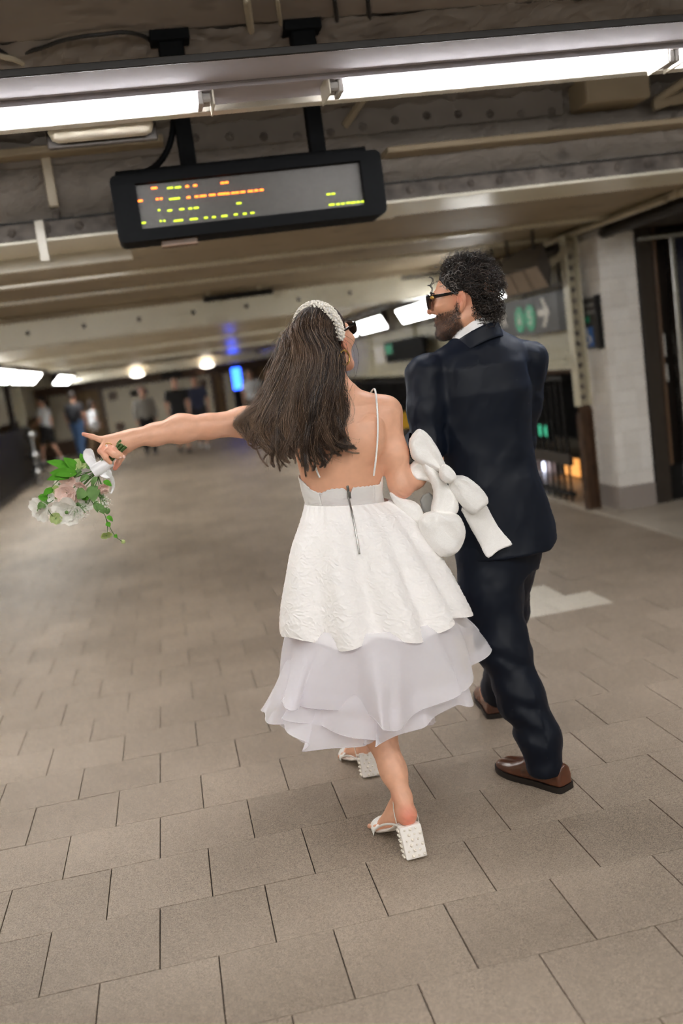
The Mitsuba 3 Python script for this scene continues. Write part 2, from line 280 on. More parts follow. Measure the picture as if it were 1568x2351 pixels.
for q, (a, b) in enumerate((([2.80, 5.0, 2.60], [3.25, 4.9, 2.83]), ([2.78, 5.0, 2.575], [3.2, 4.95, 2.66]), ([2.78, 5.0, 2.59], [3.25, 4.95, 2.60]))):
    put('pipe', tube([a, b], .026, 10), 'soffit', fi, True)

# ================================================================ FLUORESCENT FIXTURES ACROSS THE PASSAGE
def cross_fixture(y, segs, lab, zb=2.43):
    t = thing('fluorescent_fixture', lab, 'light fixture')
    put('channel', cbox(-5, 7, y-.30, y+.26, zb+.022, zb+.04, .006), 'channel', t, 30, label='wide grey steel tray')
    put('lip', cbox(-5, 7, y-.305, y-.292, zb+.018, zb+.042, .003), 'dark_pipe', t, 30)
    put('rail', cbox(-5, 7, y-.058, y-.038, zb+.002, zb+.024, .004), 'channel', t, 30)
    put('back_lip', cbox(-5, 7, y+.215, y+.275, zb+.0, zb+.03, .005), 'white_metal', t, 30, label='cream back lip')
    for x0, x1 in segs:
        for yy in (y-.012, y+.040):
            put('tube', cyl([x0, yy, zb-.012], [x1, yy, zb-.012], .019), 'white_metal', t, True, light=TUBE, label='glowing white tube')
        for x, s in ((x0, -1), (x1, 1)):
            put('lamp_holder', cat_([cbox(min(x, x+s*.018), max(x, x+s*.018), y-.036, y+.064, zb-.038, zb+.022, .004), cyl([x+s*.018, y-.012, zb-.012], [x+s*.045, y-.012, zb-.012], .016, 10), cyl([x+s*.018, y+.04, zb-.012], [x+s*.045, y+.04, zb-.012], .016, 10)]), 'socket', t, 30)
            put('end_plate', cbox(min(x+s*.05, x+s*.056), max(x+s*.05, x+s*.056), y-.05, y+.11, zb-.045, zb+.022, .002), 'white_metal', t)
    return t
def batten(y, z, lab):
    t = thing('fluorescent_fixture', lab, 'light fixture')
    put('channel', cbox(-2.5, 4, y-.03, y+.03, z, z+.05, .006), 'white_metal', t, 30)
    for x in (-2, .8, 3.5): put('hanger', cyl([x, y, z+.05], [x, y, 3.0], .012, 8), 'white_metal', t)
    for k in range(5):
        for d in (-.035, .035): put('tube', cyl([-2.4+1.26*k, y+d, z-.012], [-1.2+1.26*k, y+d, z-.012], .019), 'white_metal', t, True, light=TUBE)
cross_fixture(3.52, ((-2.2, -1.0), (-.96, .275), (.785, 2.02), (2.06, 3.3)), 'long fluorescent fixture with bare glowing tubes crossing above the couple')
batten(.75, 2.62, 'bare fluorescent batten above the camera')
batten(-1.9, 2.62, 'bare fluorescent batten behind the camera')
batten(-4.6, 2.62, 'farthest bare fluorescent batten behind the camera')

# ================================================================ SIDE FIXTURES (sloping lenses along both edges)
def side_fixture(x0, z0, x1, z1, y0, y1, lab, lit=True):
    t = thing('side_light', lab, 'light fixture', group='lit side lights' if 0 else None)
    G = A([[[x0, y0, z0], [x0, y1, z0]], [[x1, y0, z1], [x1, y1, z1]]]); s = np.sign(x1-x0)
    v = A([[x0, y, z0] for y in (y0, y1)]+[[x1, y, z1] for y in (y0, y1)]+[[x0+s*.06, y, z0+.15] for y in (y0, y1)]+[[x1+s*.02, y, z1+.15] for y in (y0, y1)])
    hull = trimesh.convex.convex_hull(v+[s*.004, 0, .004]); put('housing', hull, 'dark_frame', t)
    nrm = np.cross(G[0, 1]-G[0, 0], G[1, 0]-G[0, 0]); nrm /= np.linalg.norm(nrm); nrm *= -np.sign(nrm[2])
    nx = 3 if not lit else 1
    for y_ in (y0+.15, y1-.15): put('hanger', cyl([x0+s*.05, y_, z0+.12], [x0+s*.05, y_, 2.26 if y1 < 9.4 and x0 > 0 else 2.17], .012, 8), 'dark_pipe', t)
    for i in range(nx):
        a, b = i/nx, (i+1)/nx-.02*(nx > 1)
        q = lambda u, w: G[0, 0]*(1-u)*(1-w)+G[0, 1]*(1-u)*w+G[1, 0]*u*(1-w)+G[1, 1]*u*w
        vv = [q(u, w)+nrm*d for d in (.012, 0) for u, w in ((.04, a+.01), (.96, a+.01), (.96, b-.01), (.04, b-.01))]
        put('lens', trimesh.convex.convex_hull(vv), 'glass_lamp' if lit else 'lens_off', t, light=LENS if lit else None)
    return t
RX = (2.86, 1.98, 2.945, 1.81)
side_fixture(*RX, 7.0, 7.86, 'unlit side fixture nearest on the right, above the 4 5 sign', False)
side_fixture(*RX, 7.93, 9.28, "glowing side light behind the groom's curls")
side_fixture(*RX, 9.85, 11.45, "glowing side light in front of the groom's face")
side_fixture(*RX, 12.3, 13.9, 'glowing side light between the two heads')
side_fixture(*RX, 14.25, 15.8, "glowing side light beside the bride's sunglasses")
side_fixture(*RX, 16.1, 18.0, "farthest glowing side light on the right")
LX = (-2.0, 1.985, -2.2, 1.80)
side_fixture(*LX, 9.6, 12.3, 'glowing side light at the far left, off the frame edge')
side_fixture(*LX, 12.6, 15.0, 'first big glowing side light on the left')
side_fixture(*LX, 15.35, 18.0, 'second big glowing side light on the left')
side_fixture(*LX, 21.2, 23.6, 'third glowing side light on the left, smaller')
side_fixture(*LX, 23.75, 24.3, 'fourth glowing side light on the left, smallest')
for x, lab in ((-.52, 'small round ceiling lamp on the header at the left'), (1.18, 'small round ceiling lamp on the header, right one')):
    t = thing('ceiling_lamp', lab, 'lamp'); put('rim', cyl([x, 24.3, 1.86], [x, 24.3, 1.83], .20, 20), 'white_metal', t, 30)
    put('globe', trimesh.Trimesh(*(lambda s: (s.vertices*[.17, .17, .07]+[x, 24.3, 1.825], s.faces))(trimesh.creation.icosphere(2)), process=False), 'white_metal', t, True, light=(2.4, 2.1, 1.8))

# ================================================================ COUNTDOWN SIGN
cs = thing('countdown_sign', 'black electronic train countdown sign with amber and green lit dashes hanging from the ceiling', 'sign')
SX0, SX1, SY, SZ0, SZ1 = -.078, 1.118, 4.40, 2.096, 2.378
frame = m3.CrossSection([[(SX0, SZ0+.0), (SX1, SZ0), (SX1, SZ1), (SX0, SZ1)]]).offset(-.03, m3.JoinType.Round, circular_segments=24).offset(.03, m3.JoinType.Round, circular_segments=24)
hole = m3.CrossSection([[(.028, SZ0+.05), (1.022, SZ0+.05), (1.022, SZ1-.042), (.028, SZ1-.042)]])
def ext(cs2, d): 
    m = m3.Manifold.extrude(cs2, d).to_mesh(); v = m.vert_properties[:, :3]; return v, m.tri_verts
v, f = ext(frame-hole, .04); put('bezel', trimesh.Trimesh(np.stack([v[:, 0], SY+.04-v[:, 2], v[:, 1]], 1), f[:, ::1], process=False), 'sign_black', cs, 25)
v, f = ext(frame, .16); put('case', trimesh.Trimesh(np.stack([v[:, 0], SY+.21-v[:, 2], v[:, 1]], 1), f, process=False), 'sign_black', cs, 25)
def led_grid(p, n, uv):
    gx, gz = p.x/.0062, p.z/.0062
    dx, dz = gx-dr.floor(gx)-.5, gz-dr.floor(gz)-.5
    line = dr.select((dr.abs(dx) > .34) | (dr.abs(dz) > .34), 1., 0.)
    return mi.Color3f(.085, .078, .068)*(1-line)+mi.Color3f(.018, .017, .016)*line
mat('led_grid', proc(led_grid), .42, .3)
put('screen', box(.026, 1.024, SY+.036, SY+.05, SZ0+.045, SZ1-.035), 'led_grid', cs)
put('dark_margin', box(-.035, .026, SY+.03, SY+.05, SZ0+.045, SZ1-.035), 'black', cs); put('dark_margin', box(1.024, 1.06, SY+.03, SY+.05, SZ0+.045, SZ1-.035), 'black', cs)
mat('led_amber', (120, 60, 20), .5); mat('led_green', (80, 100, 20), .5)
for x, z, w, c in LEDS_:
    put('led_dash', cbox(x-w/2, x+w/2, SY+.031, SY+.037, z-.0042, z+.0042, .0028), 'led_amber' if c else 'led_green', cs, light=(2.3, .27, .02) if c else (.42, .56, .015))
for x in (.272, .852):
    put('hanger', cbox(x-.035, x+.035, SY+.05, SY+.12, SZ1-.02, 2.945, .006), 'sign_black', cs, 25)
    put('mount', cat_([cbox(x-.085, x+.085, SY+.03, SY+.14, 2.915, 2.962, .006), cbox(x-.055, x+.055, SY+.04, SY+.13, 2.82, 2.92, .012)]), 'sign_black', cs, 25)
put('top_cover', cbox(-.05, 1.06, SY+.02, SY+.2, SZ1-.004, SZ1+.022, .008), 'sign_black', cs, 25)
put('cable', tube(spline([[.05, SY+.1, SZ1+.02], [.14, SY+.1, SZ1+.05], [.20, SY+.1, SZ1+.12], [.24, SY+.1, SZ1+.25]], 20), .014, 8), 'sign_black', cs, True)
put('strip', cbox(.10, .26, SY+.05, SY+.1, SZ0-.03, SZ0+.002, .004), 'brown_tile', cs)
hs = thing('hanging_sign', 'small black sign panel under the pale girder, seen edge-on', 'sign')
put('panel', cbox(.50, 1.14, 9.05, 9.13, 2.165, 2.215, .006), 'black', hs); put('bracket', cbox(.535, .56, 9.06, 9.12, 2.2, 2.26, .004), 'cream_pipe', hs); put('bracket', cbox(1.0, 1.03, 9.06, 9.12, 2.2, 2.26, .004), 'cream_pipe', hs)

# ================================================================ RIGHT SIDE
pl = thing('tiled_pillar', 'pillar of white ceramic tiles on a grey base at the right', None, kind='structure')
PX0, PX1, PY0, PY1 = 3.415, 3.715, 7.13, 7.52
put('core', box(PX0+.006, PX1-.006, PY0+.006, PY1-.006, 0, 2.2), 'tile_joint', pl)
put('base', cbox(PX0-.006, PX1+.004, PY0-.008, PY1+.004, .0, .194, .004), 'tile_base', pl, 30, label='grey stone base')
for r in range(18):
    z0 = .197+r*.1085; z1 = min(z0+.1068, 2.16)
    for fx in range(3):
        e = (0, .15, .30) if r % 2 == 0 else (0, .075, .225, .30)
        if fx < len(e)-1: put('tile', cbox(PX0+e[fx]+.0008, PX0+e[fx+1]-.0008, PY0, PY0+.012, z0, z1, .0025), 'white_tile', pl, 30)
    e = (0, .15, .30, .39) if r % 2 == 0 else (0, .075, .225, .375, .39)
    for a, b in zip(e[:-1], e[1:]): put('tile', cbox(PX0, PX0+.012, PY0+.012*(a == 0)+a+.0008, PY0+b-.0008, z0, z1, .0025), 'white_tile', pl, 30)
s2 = thing('wayfinding_sign', 'small dark sign with a blue square fixed on the side of the tiled pillar', 'sign')
put('panel', cbox(3.385, 3.414, 7.19, 7.53, 1.305, 1.70, .004), 'sign_grey', s2); put('edge_strip', cbox(3.372, 3.415, 7.165, 7.19, 1.295, 1.71, .003), 'black', s2)
R3, U3 = (0, -1, 0), (0, 0, 1)
put('print_line', cbox(3.380, 3.386, 7.23, 7.50, 1.63, 1.655, .002), 'grey_print', s2); put('print_line', cbox(3.380, 3.386, 7.22, 7.50, 1.575, 1.60, .002), 'grey_print', s2)
put('green_mark', cbox(3.380, 3.385, 7.33, 7.45, 1.51, 1.555, .002), 'green', s2); put('blue_square', cbox(3.380, 3.385, 7.28, 7.45, 1.32, 1.475, .002), 'blue_print', s2)
put('wheelchair_symbol', cat_([cyl([3.381, 7.375, 1.455], [3.378, 7.375, 1.455], .010, 16), tube([[3.379, 7.375, 1.44], [3.379, 7.37, 1.405], [3.379, 7.335, 1.40], [3.379, 7.315, 1.355]], .006, 8), tube(A([[3.379, 7.375+.036*math.cos(a), 1.375+.036*math.sin(a)] for a in np.linspace(1.2, 5.6, 24)]), .005, 8)]), 'white_print', s2, True)
col = thing('steel_column', 'riveted cream steel column with rusty foot beside the tiled pillar', None, kind='structure')
put('flange', cbox(3.240, 3.256, 7.34, 7.44, .86, 2.2, .003), 'cream', col, 30); put('flange', cbox(3.335, 3.350, 7.34, 7.46, .86, 2.2, .003), 'cream', col, 30)
put('web', cbox(3.245, 3.345, 7.385, 7.40, .86, 2.2, .003), 'web_olive', col, 30)
put('foot', cat_([cbox(3.25, 3.345, 7.385, 7.40, 0, .87, .003), cbox(3.245, 3.262, 7.345, 7.44, 0, .80, .003), cbox(3.333, 3.35, 7.345, 7.45, 0, .83, .003)]), 'rust', col, 30, label='rusty lower part')
for z in np.arange(.93, 2.15, .085): again('rivet', rv, T().translate([3.297, 7.385-5.072, float(z)-2.296]), col)
sg45 = thing('wayfinding_sign', 'dark hanging sign with two green discs reading 4 and 5 and a white arrow', 'sign')
put('panel', cbox(3.30, 3.36, 7.72, 9.45, 1.475, 1.81, .004), 'sign_grey', sg45); put('end_panel', cbox(3.296, 3.362, 7.48, 7.72, 1.475, 1.81, .004), 'black', sg45)
put('rail', cbox(3.29, 3.34, 7.5, 9.5, 1.835, 1.865, .004), 'grey_print', sg45)
for y in (7.7, 8.5, 9.3): put('hanger', cyl([3.33, y, 1.80], [3.33, y, 2.17], .012, 8), 'dark_pipe', sg45)
for yc, ch in ((8.60, '4'), (8.34, '5')):
    put('disc', cyl([3.300, yc, 1.625], [3.294, yc, 1.625], .118, 32), 'green', sg45, label='green disc'); text(ch, .12, (3.2935, yc, 1.625), R3, U3, 'white_print', sg45)
arrow = sg.Polygon([(-.13, -.03), (.02, -.03), (-.05, -.125), (.01, -.125), (.13, 0), (.01, .125), (-.05, .125), (.02, .03), (-.13, .03)])
ar = trimesh.creation.extrude_polygon(arrow, .004, engine='earcut'); v = ar.vertices
put('arrow', trimesh.Trimesh(np.stack([3.2995-v[:, 2], 8.03-v[:, 0], 1.65+v[:, 1]], 1), ar.faces, process=False), 'white_print', sg45)
text('Park', .15, (3.2995, 9.16, 1.66), R3, U3, 'white_print', sg45)
# cream wall above the stair opening, black railing below
put('wall_right', box(3.62, 3.75, 7.75, 25, 1.16, 2.16), 'cream', kind='structure', label='cream painted steel wall above the black railing on the right')
for y in (10.6, 10.95, 13.5, 16.5, 19.5): put('stiffener', cbox(3.58, 3.62, y, y+.10, 1.17, 2.15, .006), 'cream' if y != 10.95 else 'dark_frame', 'wall_right', 30)
put('flange', cbox(3.54, 3.64, 7.75, 25, 1.13, 1.17, .006), 'cream', 'wall_right', 30); put('rust_edge', cbox(3.56, 3.64, 7.75, 9.6, 1.095, 1.13, .006), 'rust', 'wall_right', 30)
put('wall_right__rivet', dome([0, 0, 0], [-1, 0, 0], .018, .012), 'cream', None, True); wr = 'wall_right__rivet'; scene[wr]['to_world'] = T().translate([3.62, 7.95, 1.22])
for i in range(1, 24): again('rivet', wr, T().translate([3.62, 7.95+.12*i, 1.22]), 'wall_right'); 
for i in range(24): again('rivet', wr, T().translate([3.62, 7.95+.12*i, 1.30]), 'wall_right')
put('far_sign', cbox(3.45, 3.52, 12.2, 13.9, 1.42, 1.66, .006), 'sign_black', None, label='small dark distant sign with green disc under the right side lights', cat='sign') if 0 else None
fs = thing('distant_sign', 'small distant dark sign with a green patch left of the cream wall panels', 'sign')
put('panel', cbox(3.40, 3.46, 12.4, 14.6, 1.36, 1.66, .006), 'sign_black', fs); put('green_patch', cbox(3.394, 3.40, 14.1, 14.5, 1.48, 1.62, .002), 'green', fs); put('white_patch', cbox(3.394, 3.40, 14.65, 15.3, 1.35, 1.62, .002), 'white_print', fs)
rl = thing('railing', 'black barred railing along the stair opening on the right', 'railing')
put('rail', cbox(3.30, 3.34, 7.8, 25, .33, .43, .006), 'dark_frame', rl); put('rail', cbox(3.30, 3.34, 7.8, 25, 1.06, 1.10, .006), 'fence', rl); put('rail', cbox(3.30, 3.34, 7.8, 25, .06, .10, .006), 'fence', rl)
bar = None
for y in np.arange(7.86, 20, .13):
    if bar is None: bar = put('bar', cbox(3.31, 3.33, -.01, .01, .0, 1.08, .003), 'fence', rl); scene[bar]['to_world'] = T().translate([0, float(y), 0])
    else: again('bar', bar, T().translate([0, float(y), 0]), rl)
put('stairwell_dark', box(5.4, 5.6, 7.2, 26, -.05, 2.16), 'void', 'wall_right')  # near-black sheet standing in for the darkness behind the railing
ps_ = thing('platform_sign', 'added tiny sign whose two green discs imitate the reflected discs of the hanging sign, seen through the right railing', 'sign')
put('panel', cbox(3.905, 3.93, 9.581, 10.076, 0.347, 0.567, .006), 'sign_black', ps_); put('post', cyl([3.92, 9.916, .01], [3.92, 9.916, 0.357], .02, 10), 'fence', ps_)
for y_ in (9.916, 9.741): put('disc', cyl([3.907, y_, 0.457], [3.90, y_, 0.457], .062, 20), 'green', ps_, light=(.02, .16, .09))  # glowing discs stand in for a reflection of the hanging sign
lp_ = thing('lit_poster', 'warm orange lit poster low behind the right railing', 'poster'); put('frame', cbox(3.91, 3.95, 8.965, 9.445, .012, 0.240, .006), 'black', lp_); put('picture', box(3.90, 3.912, 8.995, 9.415, .03, 0.210), 'ochre', lp_, light=(.42, .17, .04))
lq_ = thing('lit_poster', 'pale pinkish lit poster with a small bright lamp behind the right railing', 'poster'); put('picture', box(3.90, 3.94, 9.710, 10.060, .012, 0.153), 'grey_print', lq_, light=(.10, .07, .07)); put('lamp', trimesh.Trimesh(A([3.89, 9.87, 0.070])+trimesh.creation.icosphere(1).vertices*.05, trimesh.creation.icosphere(1).faces, process=False), 'white_print', lq_, light=(1.1, 1.2, 1.6))
cn = thing('caution_sign', 'narrow yellow sign on a dark stand glimpsed between the two walking figures', 'sign'); put('panel', cbox(2.968, 3.168, 12.4, 12.43, 0.496, 0.706, .006), 'yellow', cn); put('stand', cyl([3.068, 12.42, 0], [3.068, 12.42, 0.516], .018, 10), 'fence', cn); put('foot', cbox(2.948, 3.188, 12.3, 12.54, 0, .03, .008), 'fence', cn)
dw = thing('booth_front', 'dark framed glass booth front right of the tiled pillar', 'booth')
put('post', cbox(3.74, 3.87, 7.15, 7.32, 0, 2.16, .008), 'dark_frame', dw); put('post', cbox(3.905, 3.93, 7.2, 7.3, 0, 2.16, .006), 'brown_tile', dw)
put('backing', box(3.7, 6, 7.42, 7.5, 0, 2.16), 'dark_frame', dw)
put('steel_post', cbox(4.005, 4.05, 7.12, 7.2, 0, 2.07, .010), 'steel', dw, 30, label='bright stainless post'); put('head_rail', cbox(3.74, 6, 7.1, 7.2, 2.07, 2.10, .006), 'steel', dw)
put('glass', cbox(4.06, 6, 7.2, 7.23, 0.1, 2.07, .004), 'dark_glass', dw, label='dark blue glass'); put('kick_plate', cbox(3.74, 6, 7.19, 7.24, 0.0, .30, .004), 'black', dw)
put('notice', cbox(3.84, 3.995, 7.36, 7.37, .80, .90, .002), 'grey_print', dw); put('notice_icon', cbox(3.845, 3.885, 7.35, 7.36, .81, .89, .002), 'blue_print', dw)
for i in range(8): put('notice_line', box(3.86, 3.98, 7.40, 7.415, .765-.03*i, .775-.03*i), 'grey_print', dw)
put('white_label', cbox(3.97, 4.0, 7.30, 7.36, .96, 1.10, .003), 'white_print', dw); put('white_label', cbox(3.96, 4.0, 7.30, 7.36, 1.16, 1.34, .003), 'white_print', dw)
# ================================================================ LEFT SIDE
put('wall_left', box(-3.35, -3.2, 8, 26, 1.12, 2.16), 'cream', kind='structure', label='cream panel wall above the dark railing at the far left')
put('stairwell_dark', box(-5.4, -5.2, 8, 26, -.05, 2.16), 'void', 'wall_left')  # same black sheet on the left, darkness put into its colour
put('flange', cbox(-3.22, -3.12, 8, 19.5, 1.08, 1.13, .006), 'cream', 'wall_left', 30)
lr = thing('railing', 'solid dark railing along the left edge of the floor', 'railing')
put('rail', cbox(-2.66, -2.62, 9, 19.6, 1.02, 1.06, .006), 'fence', lr); put('panel', cbox(-2.65, -2.63, 9, 19.6, .08, 1.02, .004), 'fence', lr); put('kerb', cbox(-2.72, -2.58, 9, 19.6, 0, .08, .008), 'dark_frame', lr)
lp = thing('steel_column', 'slim cream steel column at the end of the left railing', None, kind='structure')
put('shaft', cbox(-2.80, -2.66, 19.7, 19.8, 0, 2.16, .006), 'cream', lp); put('shaft', cbox(-3.0, -2.9, 19.9, 20.0, 0, 2.16, .006), 'dark_frame', lp)
ls = thing('platform_sign', 'dark platform sign on the left cream wall', 'sign')
put('panel', cbox(-3.1, -3.05, 15.6, 18.2, 1.40, 1.72, .006), 'sign_black', ls); put('pale_patch', cbox(-3.05, -3.044, 17.0, 17.9, 1.44, 1.66, .002), 'grey_print', ls)
bn = thing('chrome_stanchion', 'chrome queue post with three shining rings beside the white-shirted walker', 'stanchion')
put('pole', cyl([-2.42, 18.2, 0], [-2.42, 18.2, 1.0], .03, 14), 'steel', bn, True)
for z in (.92, .55, .24):
    put('ring', trimesh.Trimesh(*(lambda s: (s.vertices*[.11, .11, .08]+[-2.42, 18.2, z], s.faces))(trimesh.creation.icosphere(2)), process=False), 'steel', bn, True)
# ================================================================ FAR END
put('wall_end', box(-6, 8, 26.6, 26.8, 0, 2.3), 'ochre', kind='structure', label='brown and cream tiled end wall of the passage')
put('frieze', box(-6, 8, 26.5, 26.6, 1.60, 2.2), 'brown_tile', 'wall_end', label='dark brown tile frieze'); put('base_course', box(-6, 8, 26.5, 26.6, 0, .30), 'brown_tile', 'wall_end', label='brown tile base')
for x0, x1 in ((-1.52, 1.30), (1.66, 2.4), (-2.9, -2.3)):
    put('border', box(x0-.10, x1+.10, 26.45, 26.55, .28, 1.66), 'brown_tile', 'wall_end'); put('cream_panel', box(x0, x1, 26.42, 26.5, .40, 1.58), 'panel_cream', 'wall_end')
for x, z in ((-1.28, 1.38), (-1.22, .55), (1.1, 1.38)): put('mosaic', cbox(x-.11, x+.11, 26.40, 26.43, z-.11, z+.11, .01), 'brown_tile', 'wall_end')
put('distant_sign', cbox(-.82, -.38, 26.36, 26.44, 1.30, 1.44, .006), 'sign_black', None, label='small dark sign on the cream end wall beside the grey-shirted walker', cat='sign')
for x, w in ((.30, .5), (1.0, .25)):
    t = thing('distant_sign', 'dark sign hanging high above the black-shirted walker' if w > .3 else 'reddish sign hanging high beside the dark sign at the far end', 'sign')
    put('panel', cbox(x-w/2, x+w/2, 24.62, 24.68, 1.62, 1.76, .006), 'black' if w > .3 else 'rust', t)
    for d in (-.4, .4): put('rod', cyl([x+d*w, 24.65, 1.75], [x+d*w, 24.65, 1.82], .01, 6), 'dark_pipe', t)
sc = thing('display_totem', 'tall narrow totem with a glowing blue screen at the far end', 'display')
put('screen', cbox(1.80, 2.02, 25.0, 25.03, 1.12, 1.66, .01), 'black', sc, light=(.06, .30, 3.6)); put('case', cbox(1.78, 2.04, 25.03, 25.12, .0, 1.70, .01), 'black', sc)
for k, (a, b) in {'wall_back': ((-6, 8, -8.2, -8, 0, 3.2), 'cream')}.items(): put(k, box(*a), b, kind='structure', label='cream wall behind the camera')
put('wall_left', box(-3.6, -3.4, -8, 8, 0, 3.2), 'cream', kind='structure', label='cream wall beside and behind the camera on the left')
put('wall_right', box(5.6, 5.8, -8, 7.2, 0, 3.2), 'cream', kind='structure', label='cream wall beside and behind the camera on the right')
# ================================================================ IMPLICIT BODIES
def smin(a, b, k): h = np.maximum(k-np.abs(a-b), 0)/k; return np.minimum(a, b)-h*h*k*.25
def smax(a, b, k): return -smin(-a, -b, k)
def cone(p, a, b, r1, r2, flat=None):
    a, b = np.asarray(a, float), np.asarray(b, float); ba = b-a; q = p-a; t = np.clip(q@ba/max(ba@ba, 1e-12), 0, 1)
    w = q-t[:, None]*ba
    if flat is not None:      # flat = (unit axis, factor): squeezed along that axis
        n, s = np.asarray(flat[0], float), flat[1]; n = n/np.linalg.norm(n); w = w+np.outer(w@n, n)*(1/s-1)
    return np.linalg.norm(w, axis=1)-(r1+(r2-r1)*t)
def ell(p, c, r, R=None):
    q = p-np.asarray(c, float)
    if R is not None: q = q@R
    r = np.asarray(r, float); k0 = np.linalg.norm(q/r, axis=1); k1 = np.linalg.norm(q/r**2, axis=1); return k0*(k0-1)/np.maximum(k1, 1e-9)
def chain(p, pts, k=.02):
    """pts: (point, radius) joints of one limb"""
    d = None
    for (a, ra), (b, rb) in zip(pts[:-1], pts[1:]):
        e = cone(p, a, b, ra, rb); d = e if d is None else smin(d, e, k)
    return d
def rot(yaw, pitch=0, roll=0):
    """columns right, forward, up; yaw > 0 turns to the right, pitch > 0 looks up, roll > 0 tips the crown to the right (degrees)"""
    y, p_, r = np.radians([-yaw, pitch, roll]); c, s = np.cos, np.sin
    Rz = A([[c(y), -s(y), 0], [s(y), c(y), 0], [0, 0, 1]]); Rx = A([[1, 0, 0], [0, c(p_), -s(p_)], [0, s(p_), c(p_)]]); Ry = A([[c(r), 0, s(r)], [0, 1, 0], [-s(r), 0, c(r)]])
    return Rz@Rx@Ry
def mesh_sdf(f, lo, hi, h, B=8, grow=1.5, smooth=0):
    lo = np.asarray(lo, float); nb = np.ceil((np.asarray(hi, float)-lo)/(B*h)).astype(int)
    I = np.stack(np.meshgrid(*[np.arange(k) for k in nb], indexing='ij'), -1).reshape(-1, 3)
    d = np.concatenate([f(lo+(c+.5)*B*h) for c in np.array_split(I, max(1, len(I)//150000))])
    V = np.where(d > 0, 1., -1.).reshape(nb).astype(np.float32).repeat(B, 0).repeat(B, 1).repeat(B, 2)
    act = I[np.abs(d) < B*h*grow]; off = np.stack(np.meshgrid(*[np.arange(B)]*3, indexing='ij'), -1).reshape(-1, 3)
    for c in np.array_split(act, max(1, len(act)//400)):
        ii = (c[:, None]*B+off).reshape(-1, 3); V[ii[:, 0], ii[:, 1], ii[:, 2]] = f(lo+ii*h)
    S = V < 0; n = A(S.shape)
    cnt = sum(S[a:n[0]-1+a, b:n[1]-1+b, c:n[2]-1+c].astype(np.int8) for a in (0, 1) for b in (0, 1) for c in (0, 1))
    C = np.argwhere((cnt > 0) & (cnt < 8)); idx = np.full(n-1, -1, np.int32); idx[C[:, 0], C[:, 1], C[:, 2]] = np.arange(len(C))
    acc = np.zeros((len(C), 3)); num = np.zeros(len(C)); cor = [(a, b, c) for a in (0, 1) for b in (0, 1) for c in (0, 1)]
    for u in cor:
        for ax in range(3):
            if u[ax]: continue
            w = list(u); w[ax] = 1; a = V[tuple((C+u).T)]; b = V[tuple((C+w).T)]; m = (a < 0) != (b < 0); t = np.where(m, a/np.where(m, a-b, 1), 0)
            q = np.tile(A(u, float), (len(C), 1)); q[:, ax] = t; acc += q*m[:, None]; num += m
    v = lo+(C+acc/num[:, None])*h; F = []
    for ax in range(3):
        e = np.zeros(3, int); e[ax] = 1; b_, c_ = [k for k in range(3) if k != ax]
        a = S[:n[0]-1-0*e[0], :n[1]-1, :n[2]-1]; sl = [slice(0, -1)]*3; sl2 = list(sl); sl2[ax] = slice(1, None)
        S0, S1 = S[tuple(sl)], S[tuple(sl2)]
        E = np.argwhere(S0 != S1); E = E[(E[:, b_] > 0) & (E[:, c_] > 0)]
        s0 = S0[tuple(E.T)]; eb = np.zeros(3, int); eb[b_] = 1; ec = np.zeros(3, int); ec[c_] = 1
        q = np.stack([idx[tuple((E-eb-ec).T)], idx[tuple((E-ec).T)], idx[tuple(E.T)], idx[tuple((E-eb).T)]], 1)
        fl = s0 if ax != 1 else ~s0
        q = np.where(fl[:, None], q, q[:, ::-1]); q = q[(q >= 0).all(1)]; F += [q[:, [0, 1, 2]], q[:, [0, 2, 3]]]
    m = trimesh.Trimesh(v, np.vstack(F), process=False)
    if smooth: m.vertices = relax(v, m.faces, smooth)
    return m
def relax(v, f, n):
    """Taubin smoothing with even weights"""
    import scipy.sparse as sp
    e = np.vstack([f[:, [0, 1]], f[:, [1, 2]], f[:, [2, 0]]]); e = np.vstack([e, e[:, ::-1]])
    M = sp.csr_matrix((np.ones(len(e)), (e[:, 0], e[:, 1])), shape=(len(v), len(v))); M.data[:] = 1; d = np.maximum(np.asarray(M.sum(1)).ravel(), 1)[:, None]
    for _ in range(n):
        for k in (.5, -.52): v = v+k*(M@v/d-v)
    return v
def islands(m, keep=1):
    """the largest connected pieces only"""
    g = trimesh.graph.connected_component_labels(m.edges, node_count=len(m.vertices)); c = np.bincount(g); ok = np.isin(g, np.argsort(c)[-keep:])
    f = m.faces[ok[m.faces[:, 0]]]; u, inv = np.unique(f, return_inverse=True); return trimesh.Trimesh(m.vertices[u], inv.reshape(-1, 3), process=False)
